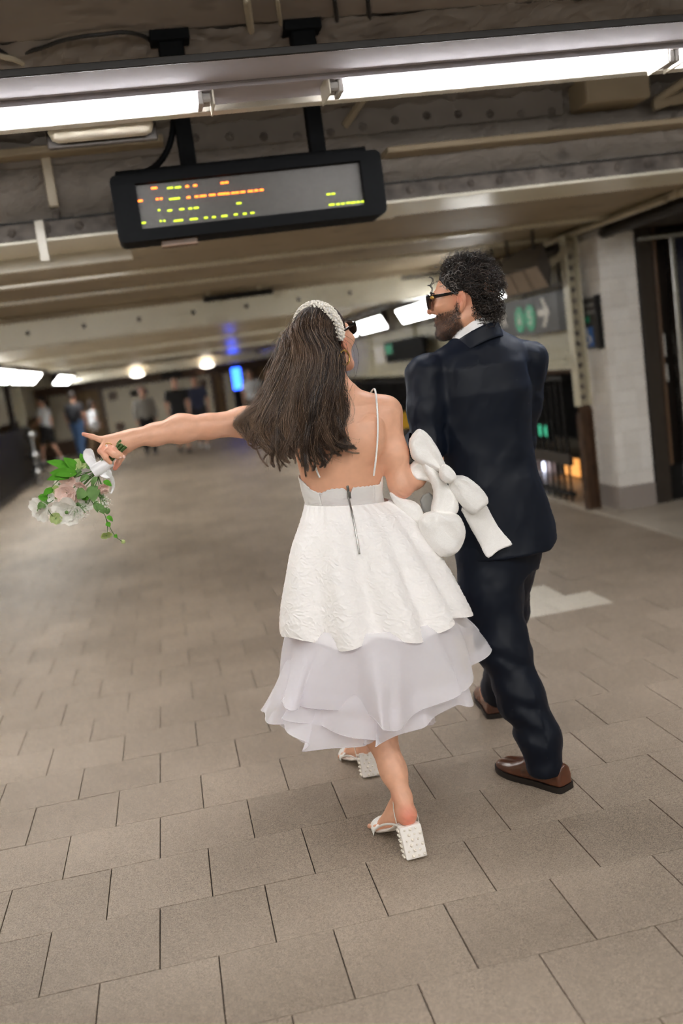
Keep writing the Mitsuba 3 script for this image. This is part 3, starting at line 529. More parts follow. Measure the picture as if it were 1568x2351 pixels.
def head_sdf(q, s=1.0, male=False):
    """q: points in head space (right, forward, up) about the middle between the ears"""
    q = q/s; qx = np.abs(q[:, 0]); m = np.stack([qx, q[:, 1], q[:, 2]], 1)
    d = ell(q, (0, -.014, .036), (.076, .097, .086))
    d = smin(d, ell(q, (0, .028, -.012), (.062, .066, .078)), .03)
    jw, jz = (.056, -.062) if male else (.050, -.056)
    d = smin(d, cone(m, (jw, .0, jz), (.016, .076, -.094), .020, .017), .028)
    d = smin(d, cone(q, (0, .055, -.055), (0, .080, -.092), .034, .021), .025)
    d = smin(d, ell(m, (.045, .062, -.010), (.022, .026, .020)), .022)                         # cheekbone
    d = smin(d, cone(q, (-.035, .083, .030), (.035, .083, .030), .010, .010), .018)            # brow
    d = smax(d, -ell(m, (.033, .107, .012), (.019, .016, .012)), .014)                         # eye socket
    d = smin(d, ell(m, (.032, .080, .012), (.014, .014, .011)), .004)                          # eye
    d = smin(d, cone(q, (0, .090, .022), (0, .116 if male else .110, -.016), .009, .011), .012)
    d = smin(d, ell(m, (.012, .098, -.020), (.010, .012, .009)), .006)                         # nostril wings
    d = smin(d, ell(q, (0, .091, -.047), (.024, .014, .0075)), .008); d = smin(d, ell(q, (0, .090, -.060), (.020, .014, .0085)), .008)
    d = smax(d, -ell(q, (0, .108, -.0535), (.024, .010, .0016)), .003)
    # ear: rim, bowl, lobe
    e = np.stack([qx, q[:, 1], q[:, 2]], 1)-A([.0815, -.014, -.006]); ca, sa = math.cos(.38), math.sin(.38)
    E = np.stack([e[:, 0]*ca+e[:, 1]*sa, -e[:, 0]*sa+e[:, 1]*ca, e[:, 2]], 1)                  # leans outwards to the back
    tilt = E[:, 1]*.97+E[:, 2]*.20; up = E[:, 2]*.98-E[:, 1]*.20
    ea = np.stack([E[:, 0], tilt, up], 1)
    ear = ell(ea, (0, 0, .002), (.0085, .0185, .032)); ear = smax(ear, -ell(ea, (.0095, .003, .004), (.0075, .011, .021)), .003)
    ear = smin(ear, ell(ea, (.001, .010, -.002), (.005, .005, .009)), .004); ear = smin(ear, ell(ea, (.0, .005, -.029), (.006, .009, .009)), .006)
    d = smin(d, ear, .006)
    return d*s
# ================================================================ BRIDE
def skin(key, c0, c1, c2):
    """skin with faint mottling; vertex colours carry the redder places (heels, knuckles, ears, lips)"""
    a, b = mi.Color3f(lin(c0)), mi.Color3f(lin(c1))
    mat(key, dict(type='mesh_attribute', name='vertex_color'), .42, .45, sheen=.15)
mat('skin', dict(type='mesh_attribute', name='vertex_color'), .43, .42)
def skin_color(v, base, spots):
    col = np.tile(A(lin(base)), (len(v), 1))
    n = meshkit.fbm(v*60, 3, 5)-.5; col *= (1+.16*n)[:, None]
    for c, r, tone, w in spots:
        t = np.exp(-((np.linalg.norm(v-np.asarray(c), axis=1)/r)**2))*w; col = col*(1-t[:, None])+A(lin(tone))*t[:, None]
    return np.clip(col, 0, 1)
def loft(p, zs, cx, cy, rx, ry, ex=2.2):
    z = np.clip(p[:, 2], zs[0], zs[-1]); I = lambda a: np.interp(z, zs, a)
    X, Y_ = np.abs(p[:, 0]-I(cx))/I(rx), np.abs(p[:, 1]-I(cy))/I(ry)
    d = ((X**ex+Y_**ex)**(1/ex)-1)*np.minimum(I(rx), I(ry))
    return np.maximum(d, np.abs(p[:, 2]-(zs[0]+zs[-1])/2)-(zs[-1]-zs[0])/2)
B_HEAD, B_ROT, B_S = A([0.515, 2.99, 1.5323]), rot(44, 12, 0), .95
B_SHL, B_ELL, B_WRL = A([0.3423, 2.975, 1.3227]), A([0.1176, 2.92, 1.3346]), A([-0.0948, 2.885, 1.3349])
B_SHR, B_ELR = A([0.6709, 2.985, 1.2918]), A([0.6849, 2.945, 1.0602])
B_NECK = A([0.5278, 3, 1.3731])
def bz(pts, n=10): return spline(pts, n)
# left hand: palm to the back, fingers closed over the stems, index finger pointing
FIN = {
 'index': [(A([-0.1765, 2.868, 1.3399]), .0098), (A([-0.1947, 2.866, 1.3446]), .0088), (A([-0.2153, 2.868, 1.3551]), .0078), (A([-0.2378, 2.87, 1.3661]), .0062)],
 'middle': [(A([-0.178, 2.864, 1.3386]), .0100), (A([-0.1968, 2.84, 1.3142]), .0090), (A([-0.1856, 2.828, 1.294]), .0080), (A([-0.1752, 2.832, 1.277]), .0066)],
 'ring': [(A([-0.1695, 2.86, 1.3349]), .0098), (A([-0.1764, 2.832, 1.3126]), .0090), (A([-0.1621, 2.82, 1.2979]), .0082), (A([-0.147, 2.824, 1.2885]), .0066)],
 'pinky': [(A([-0.1554, 2.86, 1.33]), .0088), (A([-0.1591, 2.836, 1.3115]), .0080), (A([-0.1465, 2.824, 1.2979]), .0072), (A([-0.1364, 2.828, 1.2883]), .0058)],
 'thumb': [(A([-0.1404, 2.894, 1.3005]), .0130), (A([-0.1465, 2.884, 1.2845]), .0108), (A([-0.1582, 2.876, 1.2692]), .0096), (A([-0.1672, 2.87, 1.2561]), .0072)]}
FOOT_R = dict(ankle=A([0.5159, 2.725, 0.154]), heel=A([0.5155, 2.695, 0.1141]), ball=A([.468, 2.83, .030]), toe=A([.455, 2.885, .016]))
FOOT_L = dict(ankle=A([0.5099, 3.31, 0.1328]), heel=A([0.5101, 3.295, 0.085]), ball=A([.475, 3.44, .030]), toe=A([.465, 3.495, .016]))
def bride_sdf(p):
    zs = [.80, .90, .97, 1.04, 1.09, 1.16, 1.22, 1.28, 1.33, 1.375]
    d = loft(p, zs, [.512, .51, .507, .506, .507, .508, .508, .507, .507, .51], [3.02, 3.02, 3.01, 2.995, 2.99, 2.99, 2.99, 2.99, 2.99, 2.995], [.165, .16, .135, .118, .124, .130, .136, .136, .115, .055], [.11, .105, .092, .084, .085, .088, .09, .088, .072, .05])
    d = smin(d, cone(p, A([.50, 3.0, 1.345]), B_SHL, .050, .046), .05)
    d = smin(d, cone(p, A([.52, 3.0, 1.350]), B_SHR+A([0, 0, .006]), .057, .047), .05)
    # shoulder blades, spine furrow
    d = smin(d, ell(p, (.605, 2.918, 1.225), (.040, .022, .065), rot(0, 0, 12)), .03); d = smin(d, ell(p, (.415, 2.918, 1.235), (.040, .022, .065), rot(0, 0, -20)), .03)
    d = smax(d, -cone(p, A([.508, 2.893, 1.30]), A([.508, 2.886, 1.03]), .010, .008), .03)
    # neck and head
    d = smin(d, cone(p, B_NECK, B_HEAD+B_ROT@A([0, -.025, -.045]), .050, .047), .035)
    d = smin(d, head_sdf((p-B_HEAD)@B_ROT, B_S), .018)
    # left arm
    mid = B_ELL*.62+B_WRL*.38
    arm = chain(p, [(B_SHL, .047), (B_SHL*.5+B_ELL*.5+A([0, 0, .002]), .042), (B_ELL, .036)], .03)
    arm = smin(arm, chain(p, [(B_ELL, .035), (mid+A([0, 0, .006]), .0385), (B_ELL*.25+B_WRL*.75, .028), (B_WRL, .0225)], .03), .02)
    # hand
    hand = cone(p, B_WRL, A([-0.1323, 2.874, 1.3313]), .022, .021); hand = smin(hand, cone(p, A([-0.1237, 2.876, 1.3321]), A([-0.1769, 2.87, 1.3381]), .022, .0165), .02)
    hand = smin(hand, cone(p, A([-0.1253, 2.88, 1.3233]), A([-0.1592, 2.866, 1.3281]), .024, .0165), .02); hand = smin(hand, cone(p, A([-0.1161, 2.886, 1.3282]), A([-0.1404, 2.894, 1.3005]), .020, .014), .02)
    fg = None
    for k, c in FIN.items(): e = chain(p, c, .005); fg = e if fg is None else smin(fg, e, .0025)
    hand = smin(hand, fg, .007)
    arm = smin(arm, hand, .02)
    d = smin(d, arm, .04)
    # right arm, forearm going forward under the groom's elbow
    ra = chain(p, [(B_SHR, .048), (B_SHR*.45+B_ELR*.55+A([.002, 0, 0]), .0385), (B_ELR, .0325)], .03)
    fe = B_ELR+A([.15, .115, .055])
    ra = smin(ra, chain(p, [(B_ELR+A([0, 0, .002]), .0325), (B_ELR*.65+fe*.35, .034), (fe, .024)], .03), .025)
    rh = cone(p, fe, fe+A([.03, .06, .02]), .022, .020)
    for i in range(4): rh = smin(rh, chain(p, [(fe+A([.03+.003*i, .06, .04-.016*i]), .009), (fe+A([.06+.003*i, .085, .04-.016*i]), .008), (fe+A([.085, .075, .036-.016*i]), .007)], .005), .008)
    rh = smin(rh, chain(p, [(fe+A([.02, .03, .02]), .011), (fe+A([.03, .05, .06]), .009), (fe+A([.045, .07, .075]), .008)], .005), .01)
    ra = smin(ra, rh, .02); d = smin(d, ra, .035)
    # legs
    kR, kL = A([0.4788, 2.98, 0.4782]), A([.47, 3.17, .47])
    def leg(hip, knee, F, calf):
        an = F['ankle']; c = knee*.58+an*.42+calf
        e = chain(p, [(hip, .085), (knee, .055)], .05); e = smin(e, chain(p, [(knee, .054), (c, .0545), (knee*.2+an*.8, .034), (an, .026)], .04), .03)
        e = smin(e, cone(p, an, F['heel'], .026, .029), .02); e = smin(e, ell(p, F['heel']+A([0, -.004, -.004]), (.026, .028, .027)), .015)
        e = smin(e, cone(p, an+A([0, .03, -.01]), F['ball'], .027, .019, ((0, .5, .9), .8)), .02); e = smin(e, cone(p, F['heel'], F['ball'], .024, .020), .015)
        for i in range(5): e = smin(e, cone(p, F['ball']+A([-.026+.013*i, -.002, -.006]), F['toe']+A([-.030+.014*i, -.012*abs(i-(1 if F is FOOT_R else 3)), -.006]), .010, .0075), .006)
        return e
    d = smin(d, leg(A([.575, 3.01, .84]), kR, FOOT_R, A([-.004, -.014, .0])), .05)
    d = smin(d, leg(A([.445, 3.03, .84]), kL, FOOT_L, A([0, -.02, 0])), .05)
    return d
br = thing('person', 'person in a short white dress with long brown hair, arm stretched out holding a bouquet', 'person')
bm = islands(mesh_sdf(bride_sdf, (-.30, 2.58, -.005), (.93, 3.56, 1.70), .0036, smooth=4))
put('body', bm, 'skin', br, True, color=skin_color(bm.vertices, (220, 168, 139), [(FOOT_R['heel']+A([0, -.02, .0]), .030, (222, 120, 100), .85), (FOOT_R['ankle']+A([-.02, 0, 0]), .02, (214, 130, 110), .5), (B_ELR+A([.01, -.02, -.03]), .035, (214, 138, 116), .5), (B_HEAD+B_ROT@A([.08, -.01, .0]), .03, (222, 128, 106), .6), (FIN['thumb'][3][0], .022, (218, 128, 106), .7), (FIN['index'][3][0], .02, (224, 140, 118), .6), (FIN['middle'][1][0], .016, (224, 146, 124), .5), (FIN['ring'][1][0], .016, (224, 146, 124), .5), (FIN['pinky'][1][0], .014, (224, 146, 124), .5), (A([.508, 2.9, 1.15]), .16, (206, 152, 118), .45), (B_ELL+A([0, -.03, -.01]), .03, (206, 146, 116), .4)]))
for k, n_ in (('middle', 2), ('ring', 2), ('pinky', 2)):
    a, b = FIN[k][2][0], FIN[k][3][0]; t = (b-a)/np.linalg.norm(b-a); o = A([-.25, -.85, .45]); o = o-t*(o@t); o /= np.linalg.norm(o); w = np.cross(t, o)
    s = trimesh.creation.icosphere(2); put('nail', trimesh.Trimesh(b+FIN[k][3][1]*.62*o+s.vertices@A([t*.0055, w*.0042, o*.0028]), s.faces, process=False), 'nail', br, True) if 'm_nail' in scene else mat('nail', (238, 200, 188), .15, .6)
# ---- dress
def jac(p, n, uv):
    a = mikit.noise(p.x*95+5*mikit.noise(p.x*40, p.y*40, p.z*40), p.y*95, p.z*120+4*mikit.noise(p.x*30, p.z*30, 4))
    r = 1-dr.abs(2*a-1); return r*r*r
bump('jacquard', prin((244, 241, 237), .42, .4, sheen=.4), jac, .0026, 8e-4)
def smock(p, n, uv): return dr.sin(p.z*1300+2*mikit.noise(p.x*60, p.y*60, 1))*.35+mikit.noise(p.x*260, p.y*260, p.z*200)
bump('smocked', prin((243, 239, 236), .55, .3, sheen=.4), smock, .0022, 5e-4)
mat('satin', (246, 244, 242), .4, .4, sheen=.4); mat('satin_white', (246, 243, 241), .5, .35, sheen=.3)
scene['m_tulle'] = dict(type='blendbsdf', weight=.60, a=dict(type='thindielectric', int_ior=1.02), b=dict(type='principledthin', base_color=dict(type='rgb', value=[.96, .945, .985]), roughness=.6, diff_trans=.55, spec_trans=0.))
scene['m_tulle_edge'] = dict(type='blendbsdf', weight=.92, a=dict(type='thindielectric', int_ior=1.02), b=dict(type='principledthin', base_color=dict(type='rgb', value=[.93, .92, .95]), roughness=.5, diff_trans=.6, spec_trans=0.))
def ringsurf(LR, nt, na, ratio, fold=None, hem=None, cy=0.):
    """LR: left and right silhouette points from top to bottom"""
    L, R = spline([a for a, b in LR], nt), spline([b for a, b in LR], nt); th = np.arange(na)*2*np.pi/na; G = np.zeros((nt, na, 3))
    for i in range(nt):
        t = i/(nt-1); c, h = (L[i]+R[i])/2, (R[i]-L[i])/2; hw = np.linalg.norm(h); rr = 1+(fold(th, t) if fold else 0)
        G[i] = c+np.cos(th)[:, None]*h*np.asarray(rr)[..., None]+(np.sin(th)*hw*(ratio(t) if callable(ratio) else ratio)*rr)[:, None]*A([0, 1, 0])+A([0, cy*t, 0])
        if hem: G[i, :, 2] += hem(th, t)
    return G
def bodice(z0, z1, off, na=160, nz=14):
    th = np.arange(na)*2*np.pi/na; out = []
    for i in range(nz):
        t = i/(nz-1); z = z0+(z1(th)-z0)*t; zz = z
        rx = np.interp(zz, [1.0, 1.04, 1.09, 1.16], [.122, .120, .127, .133])+off; ry = np.interp(zz, [1.0, 1.04, 1.09, 1.16], [.088, .086, .088, .091])+off
        ex = 2/2.2; c, s = np.cos(th), np.sin(th)
        out.append(np.stack([.507+np.sign(c)*np.abs(c)**ex*rx, 2.992+np.sign(s)*np.abs(s)**ex*ry, z], 1))
    return A(out)
def top(th):      # top edge: rises at the sides and the front, dips at the zip and beside the left strap
    x = np.cos(th); back = np.sin(th) < 0
    z = 1.090-.012*(x+0)-.0+.05*np.clip(np.sin(th), 0, 1)
    z = z-.020*np.exp(-((x-.02)/.05)**2)*back-.012*np.exp(-((x+.62)/.16)**2)*back+.030*np.clip(np.abs(x)-.82, 0, 1)/.18
    return z+.0016*np.sin(th*55)*back
G = bodice(1.008, top, .004); th = np.arange(160)*2*np.pi/160
sel = (np.sin(th) < 0) & (np.abs(np.cos(th)) < .66); i0, i1 = np.where(sel)[0][[0, -1]]
put('bodice_back', sheet(G[:, i0:i1+1], thick=.003), 'smocked', br, True, label='smocked elastic back panel')
put('bodice_front', sheet(np.concatenate([G[:, i1:], G[:, :i0+1]], 1), thick=.003), 'jacquard', br, True)
def fold(th, t):
    a = np.zeros_like(th)
    for c, w, s in ((-2.02, .13, 1.0), (-1.42, .10, .75), (-1.0, .12, .8), (-2.62, .16, .8), (-.45, .16, .8), (2.3, .2, .9), (1.5, .2, .9), (.7, .2, .9)):
        u = np.angle(np.exp(1j*(th-c-.10*t)))
        a += s*(.10*np.exp(-(u/(w*1.6))**2)-.14*np.exp(-((u-w*1.5)/(w*1.1))**2))
    return a*np.clip(t*1.5, 0.05, 1)**.7+.012*np.sin(th*34+1.5*np.sin(5*th))*np.exp(-t*5)+.012*np.sin(9*th+2*t)*t
SK = [(A([0.3786, 2.975, 1.0498]), A([0.6471, 2.985, 1.0226])), (A([0.3563, 2.97, 0.9958]), A([0.7077, 2.99, 0.9698])), (A([0.3147, 2.965, 0.913]), A([0.7605, 2.99, 0.8811])), (A([0.2815, 2.96, 0.8216]), A([0.8041, 2.99, 0.7826])), (A([0.2557, 2.96, 0.7487]), A([0.8339, 2.99, 0.7117])), (A([0.2389, 2.96, 0.6809]), A([0.8562, 2.99, 0.6488]))]
G = ringsurf(SK, 250, 950, lambda t: .72+.10*t, fold, lambda th, t: (-.030*np.clip(-np.sin(th), 0, 1)+.020*np.clip(np.sin(th), 0, 1)+.012*np.sin(7*th+.8))*t**3)
def crinkle(V):
    q = V*A([1, 1, 1.25])*62; w = np.stack([meshkit.noise(q*.45, k) for k in (1, 2, 3)], -1)*3.2; a = 1-np.abs(2*meshkit.noise(q+w, 7)-1); b = 1-np.abs(2*meshkit.noise(q*1.9+w, 9)-1); return a**4*.7+b**4*.45
fl_ = G.reshape(-1, 3); nn_ = meshkit.arrays(sheet(G, True), True)[2]; amp_ = np.repeat(np.clip(np.linspace(0, 1, 250)*6, .2, 1), 950)
G = (fl_-nn_*np.sign((nn_*(fl_-fl_.mean(0))).sum(1).mean())*-1*(crinkle(fl_)*.0024*amp_)[:, None]).reshape(G.shape)
put('skirt', sheet(G, True), 'satin_white', br, True, label='bell-shaped white jacquard skirt in deep folds')
r2 = np.random.default_rng(3)
def ruffle(seed, amp, freqs):
    g = np.random.default_rng(seed); ph = g.uniform(0, 6.28, 12); 
    def f(th, t):
        a = sum(w*np.sin(k*th+ph[i]+1.2*t*np.sin(2*th+ph[i+4])) for i, (k, w) in enumerate(freqs)); return amp*a*t**1.3
    return f
def flounce(LR, seed, ratio, dip, k1, amp, shear, nt=46, na=520):
    """a gathered tier: its cloth swings out and folds over itself in S-shaped ruffles towards the hem"""
    g = np.random.default_rng(seed); ph = g.uniform(0, 6.28, 8); L, R = spline([a for a, b in LR], nt), spline([b for a, b in LR], nt); th = np.arange(na)*2*np.pi/na; G = np.zeros((nt, na, 3))
    for i in range(nt):
        t = i/(nt-1); c, h = (L[i]+R[i])/2, (R[i]-L[i])/2; hw = np.linalg.norm(h); w = t**1.15
        m = .65+.35*np.sin(2*th+ph[3]); q = k1*th+ph[0]+1.1*np.sin(2*th+ph[1])+.8*t
        tt = th+w*shear*m*np.cos(q)+w*.05*np.sin(13*th+ph[2]); rr = 1+w*amp*m*np.sin(q+.35)+w*amp*.35*np.sin(2*q+ph[4])+w*.016*np.sin(19*th+ph[5]+2*t)
        G[i] = c+(np.cos(tt)*rr)[:, None]*h+(np.sin(tt)*hw*ratio*rr)[:, None]*A([0, 1, 0]); G[i, :, 2] += w*w*(dip*np.clip(-np.sin(tt), 0, 1)+.020*np.sin(q*.5+ph[6])+.010*np.cos(q))
    return G
TIERS = [
 ([(A([0.2822, 2.97, 0.6919]), A([0.805, 3, 0.6439])), (A([0.2355, 2.95, 0.5987]), A([0.8512, 3, 0.5806])), (A([0.2044, 2.95, 0.5187]), A([0.8844, 3.01, 0.5014]))], 11, .96, -.085, 7, .16, .19),
 ([(A([0.2846, 2.97, 0.67]), A([0.7865, 3, 0.6147])), (A([0.2282, 2.96, 0.5399]), A([0.8074, 3, 0.4915])), (A([0.1889, 2.95, 0.4699]), A([0.8309, 3.01, 0.3843]))], 23, .90, -.060, 6, .14, .18),
 ([(A([0.2945, 2.98, 0.6513]), A([0.7555, 3, 0.6055])), (A([0.2227, 2.96, 0.5121]), A([0.7138, 3, 0.4493])), (A([0.155, 2.95, 0.4101]), A([0.6987, 3, 0.3284]))], 37, .86, -.036, 7, .10, .17),
 ([(A([0.3014, 2.98, 0.65]), A([0.7337, 3, 0.6095])), (A([0.2303, 2.97, 0.5075]), A([0.6628, 3, 0.459])), (A([0.1832, 2.96, 0.4038]), A([0.6242, 3, 0.3312]))], 51, .78, -.048, 5, .10, .16)]
for LR, seed, ratio, dip, k1, amp, shear in TIERS:
    G = flounce(LR, seed, ratio, dip, k1, amp, shear)
    k = put('tulle_tier', sheet(G, True), 'tulle', br, True, label='sheer ruffled white organza tier')
    put('hem_cord', tube(np.vstack([G[-1], G[-1, :1]]), .0013, 5, caps=False), 'tulle_edge', k, True)
    put('hem_band', sheet(G[-8:]+A([0, -.0012, 0]), True), 'tulle', k, True)
# straps and zip
def onback(x, z, d=.006): return A([x, 2.99-.088-d, z])
st = [A([0.593, 2.905, 1.1141]), A([0.6122, 2.885, 1.2098]), A([0.6261, 2.895, 1.2874]), A([0.6384, 2.935, 1.3651]), A([0.645, 2.985, 1.3734]), A([0.6435, 3.04, 1.3568]), A([0.6295, 3.075, 1.281])]
put('strap', tube(spline(st, 40), .0030, 8), 'satin', br, True)
st = [A([0.4255, 2.9, 1.135]), A([0.4163, 2.895, 1.1717]), A([0.4166, 2.89, 1.2649]), A([0.4126, 2.91, 1.357]), A([0.4124, 2.97, 1.3894]), A([0.4193, 3.04, 1.3673])]
put('strap', tube(spline(st, 40), .0030, 8), 'satin', br, True)
mat('zip_metal', (158, 156, 154), .3, .5, metallic=1.0)
def skirt_y(x, z):
    g = G0.reshape(-1, 3); g = g[g[:, 1] < 2.99]; k = np.argsort((g[:, 0]-x)**2+(g[:, 2]-z)**2)[:4]; return g[k, 1].min()
G0 = ringsurf(SK, 60, 420, lambda t: .72+.10*t, fold, lambda th, t: (-.030*np.clip(-np.sin(th), 0, 1)+.020*np.clip(np.sin(th), 0, 1)+.012*np.sin(7*th+.8))*t**3)
za, zb = A([0.5056, 2.895, 1.0921]), A([0.5004, 2.83, 0.8979]); zp = []
for t in np.linspace(0, 1, 30):
    q = za*(1-t)+zb*t; y = min(2.992-.0925-.0035, skirt_y(q[0], q[2])-.006 if q[2] < 1.045 else 9); zp.append([q[0], y, q[2]])
zp = A(zp); zp[:, 1] = np.convolve(np.pad(zp[:, 1], 2, 'edge'), np.ones(5)/5, 'valid'); zk = put('zip', tube(zp, .0030, 6, .6), 'zip_metal', br, True, label='grey metal back zip')
put('pull', cat_([cbox(zp[0, 0]-.004, zp[0, 0]+.004, zp[0, 1]-.006, zp[0, 1], zp[0, 2]-.014, zp[0, 2]+.006, .002), cbox(zp[0, 0]-.002, zp[0, 0]+.006, zp[0, 1]-.008, zp[0, 1]-.005, zp[0, 2]-.034, zp[0, 2]-.012, .0012)]), 'zip_metal', zk, 30)
# ---- block heel sandals with pearls
mat('sandal', (240, 236, 230), .35, .5); mat('pearl', (240, 234, 222), .18, .6, clearcoat=.6)
def sandal(F, h0, h1, out, nm):
    """h0: middle of the heel seat, h1: middle of the heel's foot on the ground"""
    t = put('sandal', cat_([]) if 0 else tube([F['heel']+A([0, -.024, -.034]), F['heel']+A([0, .02, -.036]), F['heel']*.45+F['ball']*.55+A([0, 0, -.030]), F['ball']+A([0, 0, -.022]), F['toe']+A([0, .012, -.013])], [.030, .031, .030, .034, .026], 14, .22, nrm=(0, .35, .94)), 'sandal', br, True, label='white block-heeled sandal studded with pearls')
    ax = (h1-h0)/np.linalg.norm(h1-h0); rx = A([.985, .0, .17]); rx = rx-ax*(rx@ax); rx /= np.linalg.norm(rx); ry = np.cross(ax, rx); ry *= np.sign(ry[1])
    c = [h0+sx*.032*rx+sy*.022*ry for sx in (-1, 1) for sy in (-1, 1)]+[h1+sx*.030*rx+sy*.026*ry for sx in (-1, 1) for sy in (-1, 1)]
    c = A(c); c[4:, 2] = np.maximum(c[4:, 2], .001)
    hull = m3.Manifold.batch_hull([m3.Manifold.sphere(.004, 10).translate((q+(c.mean(0)-q)/np.linalg.norm(c.mean(0)-q)*.005).tolist()) for q in c]).to_mesh()
    hk = put('heel', trimesh.Trimesh(hull.vert_properties[:, :3], hull.tri_verts, process=False), 'sandal', t, 30)
    ps = []
    for i in range(6):
        for j in range(3):
            u = (i+.6)/6.2; w = (j-1)*.017+(.008 if i % 2 else -.002); q = h0*(1-u)+h1*u+rx*w-ry*(.0275+.004*u); s = trimesh.creation.icosphere(1, .0048 if (i+j) % 2 else .0034); s.apply_translation(q); ps.append(s)
            q = h0*(1-u)+h1*u-rx*(.036-.002*u)+ry*(j-1)*.014; s = trimesh.creation.icosphere(1, .0042); s.apply_translation(q); ps.append(s)
    put('pearls', cat_(ps), 'pearl', t, True, kind='stuff')
    hc = F['heel']
    loop = [F['ankle']+A([math.cos(a)*.030, math.sin(a)*.032-.004, -.012+.016*math.sin(a)]) for a in np.linspace(0, 6.283, 28)]
    put('ankle_strap', tube(A(loop)+A([0, .004, -.014]) if 0 else [hc+A([-.034, .0, -.024]), hc+A([-.032, .03, .004]), F['ankle']+A([-.024, .028, -.006]), F['ankle']+A([0, .040, .004]), F['ankle']+A([.026, .026, -.006]), hc+A([.033, .02, .0]), hc+A([.034, -.004, -.022])], .0030, 6, .5), 'sandal', t, True)
    b = F['ball']
    put('toe_strap', sheet(A([[b+A([math.cos(a)*.041, s_*.022+.004, math.sin(a)*.030-.020+.004*s_]) for a in np.linspace(0, math.pi, 16)] for s_ in (-1, -.3, .4, 1)]), thick=.002), 'sandal', t, True)
    put('side_strap', tube(spline([hc+A([-.033, -.006, -.028]), hc*.55+b*.45+A([-.036, 0, -.012]), b+A([-.040, -.006, -.014])], 10), .004, 6, .5), 'sandal', t, True)
    put('heel_cup', sheet(A([[hc+A([math.cos(a)*.034, -.006+math.sin(a)*.030, z]) for a in np.linspace(math.pi, 2*math.pi, 18)] for z in (-.036, -.030, -.022)]), thick=.002), 'sandal', t, True)
sandal(FOOT_R, A([0.5133, 2.672, 0.0903]), A([.517, 2.645, .0]), 1, 'r')
sandal(FOOT_L, A([0.5158, 3.285, 0.0827]), A([.513, 3.262, .0]), 1, 'l')
# ---- hair
HAIR_D, HAIR_M, HAIR_L = lin((40, 30, 26)), lin((80, 61, 50)), lin((152, 126, 104))
mat('hair', dict(type='mesh_attribute', name='vertex_color'), .34, .5, sheen=.2)
mat('hair_core', (34, 26, 22), .6, .3)
def strands(paths, radius, cols, k=3, taper=.35):
    """many tapered hairs as one mesh: paths n x s x 3, radius n, cols n x 3"""
    Pn = np.asarray(paths, float); n, s = Pn.shape[:2]; t = np.gradient(Pn, axis=1); t /= np.linalg.norm(t, axis=2, keepdims=True)+1e-9
    up = A([.31, .52, .79]); N = np.cross(t, up); N /= np.linalg.norm(N, axis=2, keepdims=True)+1e-9; Bn = np.cross(t, N)
    r = np.asarray(radius)[:, None]*(1-(1-taper)*np.linspace(0, 1, s)**2)[None]; a = np.arange(k)*2*np.pi/k
    v = Pn[:, :, None]+r[:, :, None, None]*(np.cos(a)[:, None]*N[:, :, None]+np.sin(a)[:, None]*Bn[:, :, None])
    i, j, q = np.meshgrid(np.arange(n), np.arange(s-1), np.arange(k), indexing='ij'); b = i*s*k+j*k; p0 = (b+q).ravel(); p1 = (b+(q+1) % k).ravel()
    f = np.vstack([np.stack([p0, p1, p1+k], 1), np.stack([p0, p1+k, p0+k], 1)])
    cc = np.repeat(np.asarray(cols), s*k, 0)
    return trimesh.Trimesh(v.reshape(-1, 3), f, process=False), cc
GUIDE_XYZ = [[[0.436,2.96,1.628],[0.37,2.92,1.533],[0.321,2.9,1.445],[0.265,2.885,1.378],[0.214,2.87,1.324],[0.233,2.865,1.293],[0.279,2.86,1.281]],[[0.447,2.97,1.635],[0.385,2.91,1.537],[0.34,2.885,1.443],[0.284,2.87,1.363],[0.236,2.86,1.325],[0.239,2.855,1.293],[0.294,2.85,1.275]],[[0.46,2.98,1.64],[0.404,2.895,1.534],[0.357,2.87,1.424],[0.315,2.86,1.346],[0.29,2.85,1.273],[0.307,2.85,1.231],[0.312,2.85,1.189]],[[0.473,2.985,1.646],[0.42,2.885,1.531],[0.377,2.862,1.415],[0.341,2.855,1.323],[0.323,2.85,1.268],[0.296,2.85,1.226],[0.282,2.855,1.201]],[[0.485,2.99,1.649],[0.438,2.88,1.529],[0.402,2.856,1.411],[0.372,2.852,1.319],[0.361,2.85,1.262],[0.343,2.85,1.226],[0.349,2.855,1.19]],[[0.498,2.995,1.65],[0.455,2.875,1.526],[0.424,2.852,1.408],[0.397,2.852,1.309],[0.384,2.855,1.252],[0.392,2.86,1.211],[0.416,2.865,1.172]],[[0.512,3.0,1.649],[0.474,2.875,1.524],[0.447,2.85,1.405],[0.426,2.855,1.304],[0.419,2.86,1.246],[0.427,2.868,1.205],[0.41,2.875,1.172]],[[0.525,3.0,1.644],[0.495,2.88,1.521],[0.471,2.855,1.402],[0.453,2.86,1.3],[0.453,2.865,1.241],[0.465,2.87,1.206],[0.441,2.875,1.178]],[[0.533,3.0,1.637],[0.508,2.89,1.519],[0.491,2.865,1.405],[0.473,2.87,1.31],[0.473,2.872,1.257],[0.493,2.875,1.225],[0.526,2.88,1.215]],[[0.537,3.0,1.625],[0.519,2.905,1.518],[0.513,2.885,1.421],[0.502,2.885,1.344],[0.484,2.88,1.288],[0.481,2.88,1.249],[0.496,2.88,1.201]],[[0.536,2.99,1.61],[0.526,2.925,1.517],[0.528,2.91,1.438],[0.524,2.9,1.366],[0.517,2.895,1.309],[0.5,2.89,1.273],[0.489,2.885,1.241]]]
GUIDE_W = GUIDE_XYZ
def push(q):
    l = (q-B_HEAD)@B_ROT/B_S-A([0, -.014, .036]); e = np.linalg.norm(l/A([.085, .104, .094])); return q if e >= 1 else B_HEAD+B_ROT@((l/e+A([0, -.014, .036]))*B_S)
